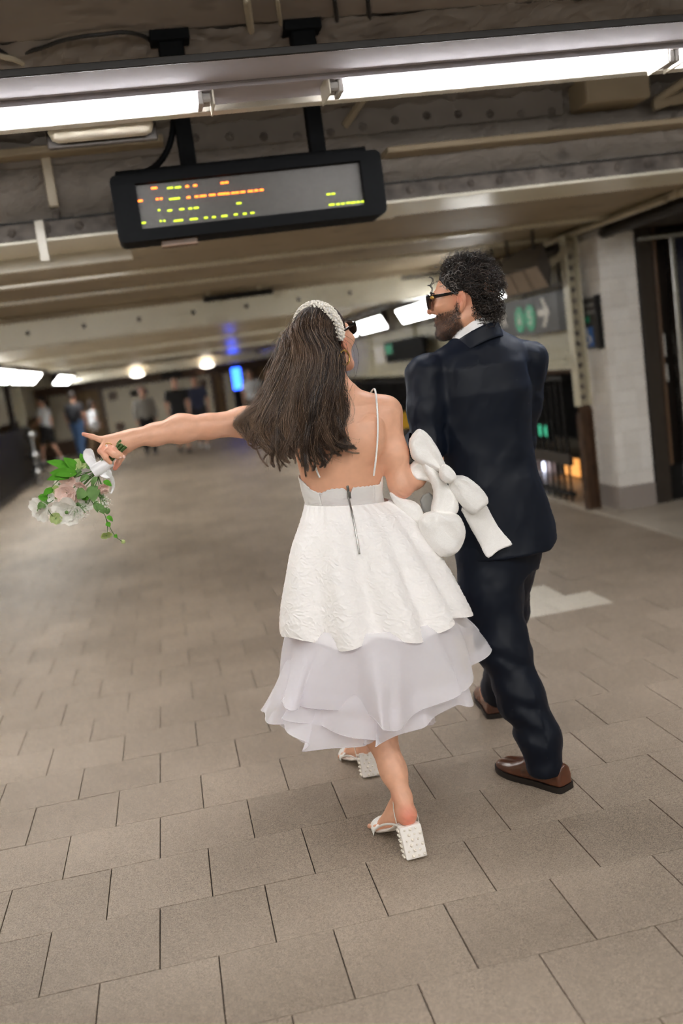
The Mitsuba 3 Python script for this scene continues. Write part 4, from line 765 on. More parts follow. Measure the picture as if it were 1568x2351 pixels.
def guide(i, g):
    a = -1.30+2.55*i/10; g = A(g); r = B_HEAD+B_ROT@(A([math.sin(a)*.080, -.030-.030*max(a-.5, 0), .032+math.cos(a)*.090])*B_S); g1 = push(g[1])
    return spline([r]+[push(r*(1-t)+g1*t+B_ROT@A([0, -.03*math.sin(3.14*t), 0])) for t in (.3, .65)]+[g1]+list(g[2:]), 48)
gd = A([guide(i, g) for i, g in enumerate(GUIDE_W)])
def hair_core(p):
    d = ell((p-B_HEAD)@B_ROT, (0, -.024, .040), (.078, .090, .085))
    for i in range(0, 11):
        q = gd[i][10:36:4]
        for a, b, t in zip(q[:-1], q[1:], np.linspace(0, 1, len(q)-1)): d = smin(d, cone(p, a+A([0, .024, 0]), b+A([0, .024, 0]), .017-.013*t, .017-.013*t), .012)
    return smax(d, -((p-B_HEAD)@B_ROT[:, 1]-.004-.35*((p-B_HEAD)@B_ROT[:, 2]))*-1 if 0 else ((p-B_HEAD)@B_ROT[:, 1]-.012), .01)
hc_ = mesh_sdf(hair_core, (.15, 2.80, 1.10), (.66, 3.12, 1.70), .006, smooth=3)
hk = put('hair', hc_, 'hair_core', br, True, label='long wavy dark brown hair blown to the left')
rg = np.random.default_rng(11)
def locks(nl, per, r0, seed, core, curl, lmin=.80):
    """hair gathered in locks: each lock waves on its own, its hairs close up towards the tip"""
    g = np.random.default_rng(seed); S = gd.shape[1]; t = np.linspace(0, 1, S); out, U, tone = [], [], []
    for k in range(nl):
        u = (k+g.uniform(0, 1))/nl*9.999; i = int(u); f = u-i; c = gd[i]*(1-f)+gd[i+1]*f
        ph, ph2, am = g.uniform(0, 6.28, 3), g.uniform(0, 6.28), g.uniform(.5, 1.3)
        d = A([1, .4, .1])*(np.sin(t*g.uniform(7, 10)+ph[0])*.018*t)[:, None]+A([.3, .6, .1])*(np.sin(t*9+ph[1])*.014*t)[:, None]
        cu = curl*am*t**3.2; w = g.uniform(9, 15)*(1 if g.uniform() < .6 else -1)
        d = d+np.stack([np.cos(t*w+ph2)*cu, .4*np.sin(t*w+ph2)*cu, np.sin(t*w+ph2)*cu*.6], 1)-A([0, 1, 0])*(g.uniform(-.004, .014)*np.sin(np.minimum(t*2, 1)*1.57))[:, None]
        c = c+d; ln = g.uniform(lmin, 1.03); tt = np.clip(t*ln, 0, 1)*(S-1); a = np.minimum(tt.astype(int), S-2); w_ = (tt-a)[:, None]; c = c[a]*(1-w_)+c[a+1]*w_
        o = g.normal(0, 1, (per, 1, 3))*A([1, .55, 1])*core; sp = (.22+1.15*np.sin(np.pi*np.clip(t*.95+.03, 0, 1))-.1)[None, :, None]; o2 = g.normal(0, .0022, (per, 1, 3))*np.sin(t*g.uniform(5, 12, (per, 1))+g.uniform(0, 6.28, (per, 1)))[..., None]
        out.append(c[None]+o*sp+o2*t[None, :, None]); U += [u]*per; tone += [g.uniform(-.5, .5)]*per
    return np.concatenate(out), A(U), A(tone)
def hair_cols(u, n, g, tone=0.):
    lit = np.clip(1.1-u/5., 0, 1); m = np.clip(g.uniform(0, 1, n)*(.55+.45*lit)+1.2*tone+.45*lit, 0, 1)  # light on the left locks is put into the strand colour
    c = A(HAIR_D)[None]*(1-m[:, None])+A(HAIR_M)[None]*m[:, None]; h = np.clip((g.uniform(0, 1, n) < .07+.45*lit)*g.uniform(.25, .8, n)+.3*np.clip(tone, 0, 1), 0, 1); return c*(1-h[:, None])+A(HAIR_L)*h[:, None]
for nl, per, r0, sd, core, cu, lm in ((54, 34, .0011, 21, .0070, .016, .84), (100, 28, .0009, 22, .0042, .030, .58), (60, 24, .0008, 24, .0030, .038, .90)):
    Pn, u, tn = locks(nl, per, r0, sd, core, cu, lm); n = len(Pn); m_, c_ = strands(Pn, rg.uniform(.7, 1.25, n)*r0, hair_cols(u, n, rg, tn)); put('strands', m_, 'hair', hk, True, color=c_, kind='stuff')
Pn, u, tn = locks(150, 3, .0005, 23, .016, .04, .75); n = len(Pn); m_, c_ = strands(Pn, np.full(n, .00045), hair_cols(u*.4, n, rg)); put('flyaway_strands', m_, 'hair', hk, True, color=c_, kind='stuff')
# hair in front of the band, combed back to the temples
n = 600; a = rg.uniform(0, 1, (n, 1)); sgn = np.where(rg.uniform(0, 1, (n, 1)) < .7, 1, -1); S = 20; t = np.linspace(0, 1, S)[None, :, None]
d0 = np.hstack([sgn*(.05+.75*a), .62-.30*a, .85-.35*a]); d1 = np.hstack([sgn*1.0, .05+.30*rg.uniform(0, 1, (n, 1)), -.02+.25*rg.uniform(0, 1, (n, 1))])
dv = d0[:, None]*(1-t)+d1[:, None]*t; dv /= np.linalg.norm(dv, axis=2, keepdims=True); loc = A([0, -.014, .036])+dv*A([.0775, .099, .0875])*(1.01+.02*rg.uniform(0, 1, (n, 1, 1)))+rg.normal(0, .0006, (n, S, 3))
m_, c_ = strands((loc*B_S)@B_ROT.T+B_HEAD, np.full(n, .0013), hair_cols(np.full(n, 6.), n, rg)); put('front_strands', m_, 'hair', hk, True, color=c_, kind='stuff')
# ---- pearl headband, sunglasses, hoop earring, ring
hb = A([(B_HEAD+B_ROT@(A([math.sin(a)*.085, -.034+.014*math.cos(a), .024+math.cos(a)*.096])*B_S)) for a in np.linspace(-1.74, 1.74, 50)])
wband = .010+.016*np.cos(np.linspace(-1.45, 1.45, 50))
hbk = put('headband', tube(hb, wband*.75, 14, .62, nrm=B_ROT[:, 1]), 'satin', br, True, label='wide padded headband covered in pearls')
tt, NN, BB = frames(hb); ps, qs = [], np.zeros((0, 3)); F1 = B_ROT[:, 1]
for i in range(9000):
    k = rg.integers(1, 48); a = rg.uniform(0, 6.283); n1 = F1-tt[k]*(F1@tt[k]); n1 /= np.linalg.norm(n1); n2 = np.cross(tt[k], n1); w_ = rg.uniform(); c = hb[k]*(1-w_)+hb[k+1]*w_
    q = c+wband[k]*(n1*math.cos(a)*.80+n2*math.sin(a)*.80); l_ = ((q-B_HEAD)@B_ROT)/A([.078, .095, .088])
    if l_@l_ < .9 or (len(qs) and np.min(((qs-q)**2).sum(1)) < .0066**2): continue
    qs = np.vstack([qs, q]); s = trimesh.creation.icosphere(1, rg.uniform(.0036, .0046)); s.apply_translation(q); ps.append(s)
put('pearls', cat_(ps), 'pearl', hbk, True, kind='stuff')
mat('glasses', (10, 10, 11), .08, .6)
def sunglasses(head, R_, s, w, h, zc, parent, lab, fwd=.108, square=2.2, wrap=.25):
    W = lambda q: head+R_@(A(q, float)*s)
    def rim(sx, e, th, d0, d1):
        o = []
        for a in np.linspace(0, 2*np.pi, 41)[:-1]:
            ca, sa = math.cos(a), math.sin(a); x = np.sign(ca)*abs(ca)**(2/square)*(w/2+e); z = np.sign(sa)*abs(sa)**(2/square)*(h/2+e); o.append((x, z))
        return o
    gl = None
    for sx in (-1, 1):
        o = A(rim(sx, .004, 0, 0, 0)); v = []
        for k_, d in ((.86, .0045), (1.0, .003), (1.0, -.003), (.86, -.0045)):
            for x, z in o: X = sx*(.034)+x*k_; v.append(W([X, fwd+d-wrap*abs(X)**1.0*.55, zc+z*k_]))
        m = trimesh.convex.convex_hull(A(v))
        if gl is None: gl = put('sunglasses', m, 'glasses', parent, 40, label=lab)
        else: put('lens_frame', m, 'glasses', gl, 40)
        X = sx*(.034+w/2+.003); a = W([X, fwd-wrap*.55*abs(X), zc+.30*h]); b = W([sx*.081, .0, zc+.012]); c = W([sx*.080, -.022, zc-.004])
        put('temple', tube([a, a*.5+b*.5+R_@A([sx*.002, 0, 0]), b, c], [.0062*s, .0050*s, .0038*s, .0030*s], 8, .45, nrm=R_[:, 0]), 'glasses', gl, True)
    put('bridge', tube([W([-.012, fwd-.004, zc+.006]), W([0, fwd+.002, zc+.009]), W([.012, fwd-.004, zc+.006])], .0030, 8), 'glasses', gl, True)
    return gl
sunglasses(B_HEAD, B_ROT, B_S, .054, .042, .020, br, 'black oval sunglasses')
mat('gold', (206, 170, 96), .28, .5, metallic=1.0)
ec = A([0.5511, 2.905, 1.481]); aa = np.linspace(0, 6.2832, 41)
put('hoop_earring', tube(A([ec+.0215*(math.cos(q)*A([.80, .55, -.1])+math.sin(q)*A([.08, 0, 1])) for q in aa]), .0026, 8, caps=False), 'gold', br, True, label='thin gold hoop earring')
c = A([-0.1745, 2.846, 1.3257]); ax = FIN['ring'][1][0]-FIN['ring'][0][0]; ax /= np.linalg.norm(ax); u = np.cross(ax, [0, 1, 0]); u /= np.linalg.norm(u); w = np.cross(ax, u)
c = FIN['ring'][0][0]*.52+FIN['ring'][1][0]*.48; rk = put('ring', tube(A([c+.0102*(math.cos(q)*u+math.sin(q)*w) for q in aa]), .0012, 6, caps=False), 'gold', br, True, label='gold ring with a small stone')
s = trimesh.creation.icosphere(1, .0030); s.apply_translation(c+A([-.005, -.0105, .002])); put('stone', s, 'pearl', rk)
# ================================================================ GROOM
G_HEAD, G_ROT, G_S = A([1.0118, 3.13, 1.6123]), rot(-59, -1, 2), 1.0
JC = [A([1.0503, 3.08, 0.7541]), A([1.0554, 3.09, 0.8347]), A([1.0449, 3.1, 0.9552]), A([1.0314, 3.11, 1.0753]), A([1.0301, 3.12, 1.1929]), A([1.0346, 3.12, 1.3092]), A([1.0373, 3.125, 1.3958]), A([1.0412, 3.13, 1.453]), A([1.0432, 3.13, 1.4959])]
JZ = [float(c[2]) for c in JC]; JX = [float(c[0]) for c in JC]; JY = [float(c[1]) for c in JC]
G_SHL, G_EL = A([0.8473, 3.1, 1.3894]), A([0.8088, 3.06, 1.1588])
G_SHR, G_ER = A([1.2298, 3.15, 1.3823]), A([1.1826, 3.22, 1.1131])
LEG_N = [(A([0.983, 3.09, 0.7713]), .108), (A([0.9762, 3.07, 0.6399]), .098), (A([0.9774, 3.02, 0.4692]), .081), (A([1.0003, 2.955, 0.3016]), .072), (A([1.0295, 2.905, 0.1765]), .061), (A([1.0294, 2.885, 0.0824]), .058)]
LEG_F = [(A([1.0988, 3.15, 0.7723]), .088), (A([1.1042, 3.29, 0.5045]), .064), (A([1.1011, 3.43, 0.3001]), .061), (A([1.1137, 3.57, 0.1134]), .056), (A([1.1253, 3.6, 0.0574]), .052)]
def jacket_sdf(p):
    d = loft(p, JZ, JX, JY, [.172, .170, .160, .152, .162, .172, .158, .118, .076], [.125, .122, .115, .108, .115, .120, .112, .090, .066], 2.3)
    d = smin(d, cone(p, JC[7]+A([-.05, 0, -.030]), G_SHL+A([-.008, 0, .014]), .052, .048), .05)
    d = smin(d, cone(p, JC[7]+A([.05, 0, -.006]), G_SHR+A([.010, 0, .016]), .058, .048), .05)
    l = chain(p, [(G_SHL, .064), (G_SHL*.5+G_EL*.5, .060), (G_EL, .055)], .03); l = smin(l, chain(p, [(G_EL, .054), (G_EL+A([.03, .20, .0]), .044), (G_EL+A([.06, .26, .0]), .040)], .03), .03)
    r = chain(p, [(G_SHR, .062), (G_SHR*.5+G_ER*.5, .056), (G_ER, .052)], .03); r = smin(r, chain(p, [(G_ER, .052), (G_ER+A([-.07, .20, -.02]), .043), (G_ER+A([-.10, .25, -.03]), .040)], .03), .03)
    d = smin(d, l, .022); d = smin(d, r, .03)
    # sleeve-head ridge and soft cloth folds
    n1 = meshkit.fbm(p*A([9, 9, 5]), 3, 31)-.5; n2 = meshkit.fbm(p*A([30, 30, 14])+n1[:, None]*3, 2, 77)-.5
    arm = np.exp(-(np.minimum(l, r)/.03)**2)
    d = d+.012*n1+.005*n2*(1+1.2*arm)
    d = d+.010*np.exp(-((p[:, 2]-1.02-.35*(p[:, 0]-1.0))/.03)**2)*np.sin((p[:, 0]-.8)*28)*.35
    cut = JZ[0]+.012+.50*np.clip(p[:, 0]-1.165, 0, 1); d = smax(d, cut-p[:, 2], .006)
    return d
def trouser_sdf(p):
    a = chain(p, LEG_N, .05); b = chain(p, LEG_F, .05)
    d = smin(a, b, .02); d = smin(d, loft(p, [JZ[0]-.06, JZ[0]+.08, JZ[0]+.25], [JX[0]-.01, JX[0], JX[2]], [3.11, 3.10, 3.10], [.118, .135, .130], [.10, .105, .10]), .05)
    n1 = meshkit.fbm(p*A([12, 12, 8]), 3, 41)-.5; low = np.clip((.45-p[:, 2])/.3, 0, 1)
    s = np.sin(p[:, 2]*75+6*n1+p[:, 0]*18)*np.exp(-((p[:, 2]-.24)/.10)**2)*.006*(p[:, 0] < 1.03) + np.sin(p[:, 2]*60+9*n1+p[:, 0]*40)*np.exp(-((p[:, 2]-.46)/.08)**2)*.003
    d = d+.012*n1+s+.004*(meshkit.fbm(p*A([35, 35, 18]), 2, 43)-.5)
    ca, cb = LEG_N[-1][0], LEG_F[-1][0]
    near = p[:, 1] < 3.22
    d = np.where(near, smax(d, ca[2]-.030-p[:, 2]-.06*(p[:, 1]-ca[1]), .004), smax(d, cb[2]-.02-p[:, 2]-.05*(p[:, 1]-cb[1]), .004))
    return d
SHOE_N, SHOE_F = (A([1.085, 2.842, 0]), A([.970, 3.062, 0])), (A([1.088, 3.545, 0]), A([1.135, 3.84, 0]))
def groom_sdf(p):
    h = head_sdf((p-G_HEAD)@G_ROT, G_S, True)
    nb = A([1.037, 3.135, 1.4682])
    d = smin(h, cone(p, nb, G_HEAD+G_ROT@A([0, -.030, -.050]), .064, .060), .03)
    q = (p-G_HEAD)@G_ROT
    d = loft(p, JZ, JX, JY, [.150, .150, .14, .13, .14, .15, .14, .11, .070], [.105, .105, .10, .09, .095, .10, .09, .07, .055], 2.2) if 0 else smin(d, loft(p, JZ, JX, JY, [.085, .105, .12, .12, .13, .14, .13, .10, .068], [.05, .07, .08, .08, .085, .09, .085, .07, .055], 2.2), .03)
    for s, e, f, o in ((G_SHL, G_EL, A([.06, .26, .0]), -1), (G_SHR, G_ER, A([-.10, .25, -.03]), 1)):
        w = e+f*1.05; d = smin(d, chain(p, [(s, .046), (e, .038), (w, .028)], .03), .03)
        dd = f/np.linalg.norm(f); hand = cone(p, w, w+dd*.08, .030, .034)
        sd = np.cross(dd, [0, 0, 1.]); 
        for i in range(4):
            k0 = w+dd*.085+A([0, 0, .03-.02*i]); hand = smin(hand, chain(p, [(k0, .0105), (k0+dd*.035-sd*o*.012, .0098), (k0+dd*.045-sd*o*.04, .0088)], .006), .010)
        hand = smin(hand, chain(p, [(w+dd*.03+A([0, 0, .02]), .013), (w+dd*.06+A([0, 0, .055]), .011), (w+dd*.09+A([0, 0, .06]), .009)], .006), .012)
        d = smin(d, hand, .02)
    for L, h, t_ in ((LEG_N, SHOE_N[0], SHOE_N[1]), (LEG_F, SHOE_F[0], SHOE_F[1])):
        f = (t_-h)/np.linalg.norm(t_-h); up = A([0, 0, 1.])
        d = smin(d, chain(p, [(c, r*.60) for c, r in L[:-1]]+[(h+f*.066+up*.105, .030), (h+f*.068+up*.080, .027), (h+f*.15+up*.047, .020), (h+f*.22+up*.038, .014)], .04), .04)
    return d
gr = thing('person', 'person in a dark navy suit and sunglasses with curly black hair, seen from behind', 'person')
gm = islands(mesh_sdf(groom_sdf, (.72, 2.75, .0), (1.40, 3.74, 1.76), .004, smooth=3))
qv = (gm.vertices-G_HEAD)@G_ROT
def beard_w(q):
    w = np.clip((-.022-q[:, 2]-.10*(q[:, 1]-.03)+1.2*np.clip(.02-q[:, 1], 0, 1))/.022, 0, 1)                        # below the cheek line, lower at the front
    w = w*np.clip((q[:, 1]+.010)/.018, 0, 1)*np.clip((q[:, 2]+.135)/.02, 0, 1)
    lips = np.exp(-(((q[:, 2]+.054)/.010)**2+(q[:, 0]/.022)**2)**2)*(q[:, 1] > .07); nose = (q[:, 2] > -.033)*(q[:, 1] > .075)
    return w*(1-lips)*(1-nose)
bw = beard_w(qv)
gc = skin_color(gm.vertices, (206, 152, 122), [(G_HEAD+G_ROT@A([-.08, -.012, .0]), .03, (206, 116, 92), .55), (G_HEAD+G_ROT@A([0, .12, -.015]), .022, (204, 128, 104), .5), (G_HEAD+G_ROT@A([0, .098, -.055]), .014, (176, 100, 92), .8)])
gc = gc*(1-.74*bw[:, None])+A(lin((46, 34, 29)))*(.74*bw[:, None])
put('body', gm, 'skin', gr, True, color=gc)
mat('suit', (8, 15, 27), .5, .2, sheen=.28, sheen_tint=1.0)
jk = islands(mesh_sdf(jacket_sdf, (.76, 2.90, .70), (1.36, 3.56, 1.56), .0055, smooth=3))
jk_k = put('jacket', jk, 'suit', gr, True, label='dark navy suit jacket')
put('trousers', islands(mesh_sdf(trouser_sdf, (.80, 2.75, .02), (1.34, 3.75, 1.05), .0055, smooth=3)), 'suit', gr, True)
# collars
nc = A([1.0347, 3.135, 1.5001]); nax = G_ROT@A([0, -.01, 1.]); nax = A([-.10, .10, 1.]); nax /= np.linalg.norm(nax)
def collar(r0, r1, z0, z1, c, tilt, th, m, nm, lab=None):
    an = np.linspace(0, 2*np.pi, 61)[:-1]; G = []
    for t in np.linspace(0, 1, 7):
        r = r0+(r1-r0)*t; rows = []
        for a in an:
            q = c+A([math.cos(a)*r*1.02, math.sin(a)*r*1.05, 0]); q[2] += z0+(z1-z0)*t+tilt[0]*(q[0]-c[0])+tilt[1]*(q[1]-c[1]); rows.append(q)
        G.append(rows)
    return put(nm, sheet(A(G)[::-1], True, th), m, gr, True, label=lab)
mat('shirt', (240, 240, 240), .6, .3)
collar(.078, .0690, -.02, .040, A([1.0345, 3.13, 1.4869]), (.34, -.30), .003, 'shirt', 'shirt_collar', 'white shirt collar')
collar(.090, .0775, -.045, .010, A([1.0389, 3.13, 1.4849]), (.30, -.34), .004, 'suit', 'jacket_collar')
# shoes
mat('leather', vary((96, 52, 30), (54, 28, 18), lambda p: mikit.fbm(p.x*22, p.y*22, p.z*22)), .22, .6, clearcoat=.5)
mat('sole', (26, 22, 20), .5, .4)
def shoe(heel, toe, lift, lab):
    f = (toe-heel); f[2] = 0; f /= np.linalg.norm(f); r = A([f[1], -f[0], 0]); R_ = np.stack([r, f, A([0, 0, 1.])], 1); o = A([heel[0], heel[1], 0])
    prof = [(0, .026), (.012, .033), (.05, .036), (.10, .037), (.16, .045), (.21, .049), (.25, .045), (.28, .034), (.297, .018), (.302, .004)]
    from scipy.interpolate import PchipInterpolator
    l_ = .302*(1-np.cos(np.linspace(0, np.pi, 30)))/2; w_ = PchipInterpolator([q_[0] for q_ in prof], [q_[1] for q_ in prof])(l_); w_[0], w_[1] = .012, .022; prof = list(zip(l_, w_))
    L = [p_[0] for p_ in prof]; Wd = [p_[1] for p_ in prof]
    def up(p):
        q = (p-o)@R_; y = np.clip(q[:, 1], 0, .302); w = np.interp(y, L, Wd); h = np.interp(y, [0, .03, .08, .12, .16, .21, .27, .302], [.088, .092, .084, .090, .080, .060, .048, .030])
        X = q[:, 0]/w; Zc = np.clip(q[:, 2]-.022, -.1, 1)/np.maximum(h-.022, .01)
        d = (np.maximum((np.abs(X)**2.4+np.clip(Zc, 0, 9)**2.6)**(1/2.5)-1, -1))*np.minimum(w, h)
        d = np.maximum(d, np.maximum(-q[:, 1], q[:, 1]-.300)); d = smax(d, .020-q[:, 2], .004)
        op = ell(q, (0, .058, .106), (.025, .047, .038)); return smax(d, -op, .006)
    lo = np.minimum(heel, toe)-.09; hi = np.maximum(heel, toe)+.09; lo[2] = -.01; hi[2] = .12
    m = mesh_sdf(up, lo, hi, .0032, smooth=3); k = put('shoe', m, 'leather', gr, True, label=lab)
    pts = [(-w_-.003, l) for l, w_ in prof]+[(w_+.003, l) for l, w_ in prof[::-1]]; cs2 = m3.CrossSection([pts[::-1]]).offset(.002, m3.JoinType.Round)
    v, fa = ext(cs2, .020); sole = trimesh.Trimesh(v, fa, process=False)
    hp = m3.CrossSection([[(x, y) for x, y in pts if y < .09][::-1]]).offset(.002, m3.JoinType.Round)
    v = A(sole.vertices); v[:, 2] += .004*np.clip((v[:, 1]-.20)/.1, 0, 1); put('sole', trimesh.Trimesh(o+v@R_.T, fa, process=False), 'sole', k, 30)
    st_ = [[o+R_@A([math.sin(a)*np.interp(l, L, Wd)*1.04, l, .024+math.cos(a)*(np.interp(l, [.08, .12, .16, .21], [.084, .090, .080, .060])-.020)]) for a in np.linspace(-1.5, 1.5, 24)] for l in (.125, .135, .150, .158)]
    put('strap', sheet(A(st_)[:, ::-1], thick=-.002), 'leather', k, True)
shoe(*SHOE_N, 0, 'brown leather loafer nearest the camera')
shoe(*SHOE_F, 0, 'brown leather loafer of the forward foot')
# hair: a dark core with curls all over it
def gcore(p):
    q = (p-G_HEAD)@G_ROT
    d = ell(q, (0, -.011, .038), (.0800, .0975, .0895)); d = smin(d, ell(q, (0, -.056, -.036), (.055, .043, .056)), .03)
    line = q[:, 1]-np.interp(q[:, 2], [-.09, -.05, .0, .03, .06, .09, .13], [-.055, -.030, -.026, .022, .050, .074, .080])
    return smax(smax(d, line, .012), .030-np.hypot(q[:, 1]+.010, q[:, 2]+.006), .008)
mat('curl', dict(type='mesh_attribute', name='vertex_color'), .30, .55)
mat('curl_core', (20, 17, 16), .6, .3)
cm = mesh_sdf(gcore, G_HEAD-.17, G_HEAD+.17, .005, smooth=2); ghk = put('hair', cm, 'curl_core', gr, True, label='curly black hair')
rc_ = np.random.default_rng(5)
pts, fi_ = trimesh.sample.sample_surface(cm, 2600, seed=4); nr = cm.face_normals[fi_]; q = (pts-G_HEAD)@G_ROT; nq = nr@G_ROT
ok = (np.hypot(q[:, 1]+.012, q[:, 2]+.004) > .034) & ((nq@A([0, 1, 0]) < .8) | (q[:, 2] > .08)); pts, nr, q, nq = pts[ok], nr[ok], q[ok], nq[ok]; n = len(pts)
S = 26; t = np.linspace(0, 1, S)[None, :, None]
back = A([0, -.75, -.45])*(q[:, 2:3] < .10)+A([0, -.55, .15])*(q[:, 2:3] >= .10); flow = (nq*.34+back+rc_.normal(0, .28, (n, 3))); flow /= np.linalg.norm(flow, axis=1, keepdims=True)
length = (rc_.uniform(.030, .055, n)*np.where(q[:, 2] < .03, .85, 1.))[:, None, None]*np.where((q[:, 1] > -.02) & (q[:, 2] < .06), .55, 1.)[:, None, None]
side = np.cross(flow, nq); side /= np.linalg.norm(side, axis=1, keepdims=True)+1e-6; up_ = np.cross(side, flow)
turns = rc_.uniform(.9, 2.0, n)[:, None, None]*6.283; ph = rc_.uniform(0, 6.28, n)[:, None, None]; rad = rc_.uniform(.003, .0075, n)[:, None, None]*np.where((q[:, 1] > -.02) & (q[:, 2] < .06), .35, 1.)[:, None, None]
loc = q[:, None]-nq[:, None]*.004+flow[:, None]*length*t+nq[:, None]*.010*np.sin(t*3.1)+rad*np.minimum(t*4, 1)*(np.cos(turns*t+ph)*side[:, None]+np.sin(turns*t+ph)*up_[:, None])
gcol = A(lin((22, 18, 17)))[None]+rc_.uniform(0, 1, (n, 1))**2.5*A(lin((70, 60, 55)))[None]; grey = (np.abs(q[:, 0]) > .05) & (q[:, 1] > .0) & (rc_.uniform(0, 1, n) < .35); gcol[grey] = A(lin((120, 115, 112)))
m_, c_ = strands(loc@G_ROT.T+G_HEAD, rc_.uniform(.0007, .0017, n), gcol); put('curls', m_, 'curl', ghk, True, color=c_, kind='stuff')
# a loose curl over the forehead
for x0 in (-.045, -.030):
    lp_ = [A([x0+.006*math.sin(9*u), .086+.012*u+.006*math.cos(11*u), .090-.045*u+.006*math.sin(11*u)]) for u in np.linspace(0, 1, 24)]; put('forehead_curl', tube(A(lp_)@G_ROT.T+G_HEAD, .0011, 4), 'curl_core', ghk, True)
# beard and brows
w = np.where(bw > .25)[0]; pick = rc_.choice(w, 7400); bp, bn = gm.vertices[pick], gm.vertex_normals[pick]; bq = (bn@G_ROT)
fl = bq*.45+A([0, .25, -.8]); fl /= np.linalg.norm(fl, axis=1, keepdims=True); S = 4; t = np.linspace(0, 1, S)[None, :, None]
bl = ((bp-G_HEAD)@G_ROT+rc_.normal(0, .0015, (7400, 3)))[:, None]+(fl[:, None]+rc_.normal(0, .25, (7400, 1, 3)))*t*rc_.uniform(.002, .0052, 7400)[:, None, None]
m_, c_ = strands(bl@G_ROT.T+G_HEAD, np.full(7400, .00045), A(lin((30, 23, 20)))[None]*rc_.uniform(.6, 2.0, (7400, 1))); put('beard', m_, 'curl', gr, True, color=c_, kind='stuff', label='short dark beard')
for sx in (-1, 1): put('eyebrow', tube([G_HEAD+G_ROT@A([sx*.014, .099, .034]), G_HEAD+G_ROT@A([sx*.034, .095, .040]), G_HEAD+G_ROT@A([sx*.052, .080, .034])], [.003, .0038, .002], 6), 'curl_core', gr, True)
gg = sunglasses(G_HEAD, G_ROT, G_S, .052, .040, .012, gr, 'black square-framed sunglasses with a gold hinge mark', square=3.6, fwd=.112)
put('hinge_emblem', trimesh.Trimesh(G_HEAD+G_ROT@A([-.0685, .083, .022])+trimesh.creation.icosphere(2).vertices@(A([[.003, 0, 0], [0, .008, 0], [0, 0, .006]])@G_ROT.T), trimesh.creation.icosphere(2).faces, process=False), 'gold', gg, True)
BAG = {'loop':('2.925',[[0.7607,1.2376],[0.7866,1.2145],[0.8117,1.1655],[0.8246,1.1246],[0.8319,1.1039],[0.811,1.0875],[0.7608,1.1147],[0.7264,1.1416],[0.7218,1.1574],[0.7185,1.2009],[0.7418,1.2275]]),'knot':('2.885',[[0.8055,1.1198],[0.827,1.1152],[0.8495,1.0808],[0.8443,1.0635],[0.8148,1.0517],[0.7881,1.086]]),'loop2':('2.915',[[0.8468,1.0742],[0.8825,1.0717],[0.9193,1.0389],[0.9484,0.997],[0.9512,0.97],[0.9376,0.9625],[0.8959,0.9373],[0.8734,0.9582],[0.8392,1.012],[0.8236,1.0494]]),'tail':('2.945',[[0.8579,0.9768],[0.9041,0.9427],[0.9489,0.9713],[0.9707,0.9207],[0.9927,0.8699],[1.0238,0.823],[1.017,0.8173],[0.9765,0.8101],[0.9422,0.7868],[0.9304,0.7934],[0.9158,0.8465],[0.8859,0.9054]]),'band':('2.925',[[0.7461,1.1321],[0.7758,1.1276],[0.8078,1.0793],[0.8569,1.0015],[0.8542,0.9533],[0.8201,0.9412],[0.7632,0.9548],[0.7642,0.981],[0.7806,1.0223],[0.7766,1.0623]]),'pouch':('2.895',[[0.7048,0.9465],[0.7306,0.975],[0.7577,0.9793],[0.796,0.9644],[0.8424,0.9592],[0.8585,0.917],[0.8584,0.8862],[0.8357,0.8404],[0.7978,0.8247],[0.7617,0.8309],[0.7354,0.8714]]),'side':('2.94',[[0.6378,1.0606],[0.678,1.0281],[0.7289,1.0068],[0.7427,0.9738],[0.7423,0.934],[0.7147,0.9297],[0.6796,0.9707],[0.6534,1.0101]]),'lining':('2.97',[[0.743,1.0188],[0.7897,1.0292],[0.7877,0.9582],[0.7487,0.9556]]),'fold':('2.95',[[0.7209,1.134],[0.7703,1.1353],[0.818,1.0842],[0.8027,1.0337],[0.7793,1.0638],[0.716,1.078]])}
# ================================================================ WHITE BOW BAG ON THE BRIDE'S ARM
mat('bag_cloth', vary((246, 245, 242), (236, 234, 230), lambda p: mikit.noise(p.x*500, p.y*500, p.z*500)), .62, .35, sheen=.5); mat('bag_lining', (150, 150, 146), .7, .3)
def poly_dist(x, z, pts):
    """signed distance to a polygon, negative inside"""
    a = np.asarray(pts, float); b = np.roll(a, -1, 0); d = np.full(len(x), 9.); ins = np.zeros(len(x), bool)
    for (ax, az), (bx, bz) in zip(a, b):
        ex, ez = bx-ax, bz-az; t = np.clip(((x-ax)*ex+(z-az)*ez)/(ex*ex+ez*ez+1e-12), 0, 1); d = np.minimum(d, np.hypot(x-ax-t*ex, z-az-t*ez))
        c = (az > z) != (bz > z); ins ^= c & (x < ax+(z-az)/(ez if abs(ez) > 1e-12 else 1e-12)*ex)
    return np.where(ins, -d, d)
def smooth_poly(pts, n=2):
    a = np.asarray(pts, float)
    for _ in range(n): b = np.roll(a, -1, 0); a = np.stack([a*.75+b*.25, a*.25+b*.75], 1).reshape(-1, 2)
    return a
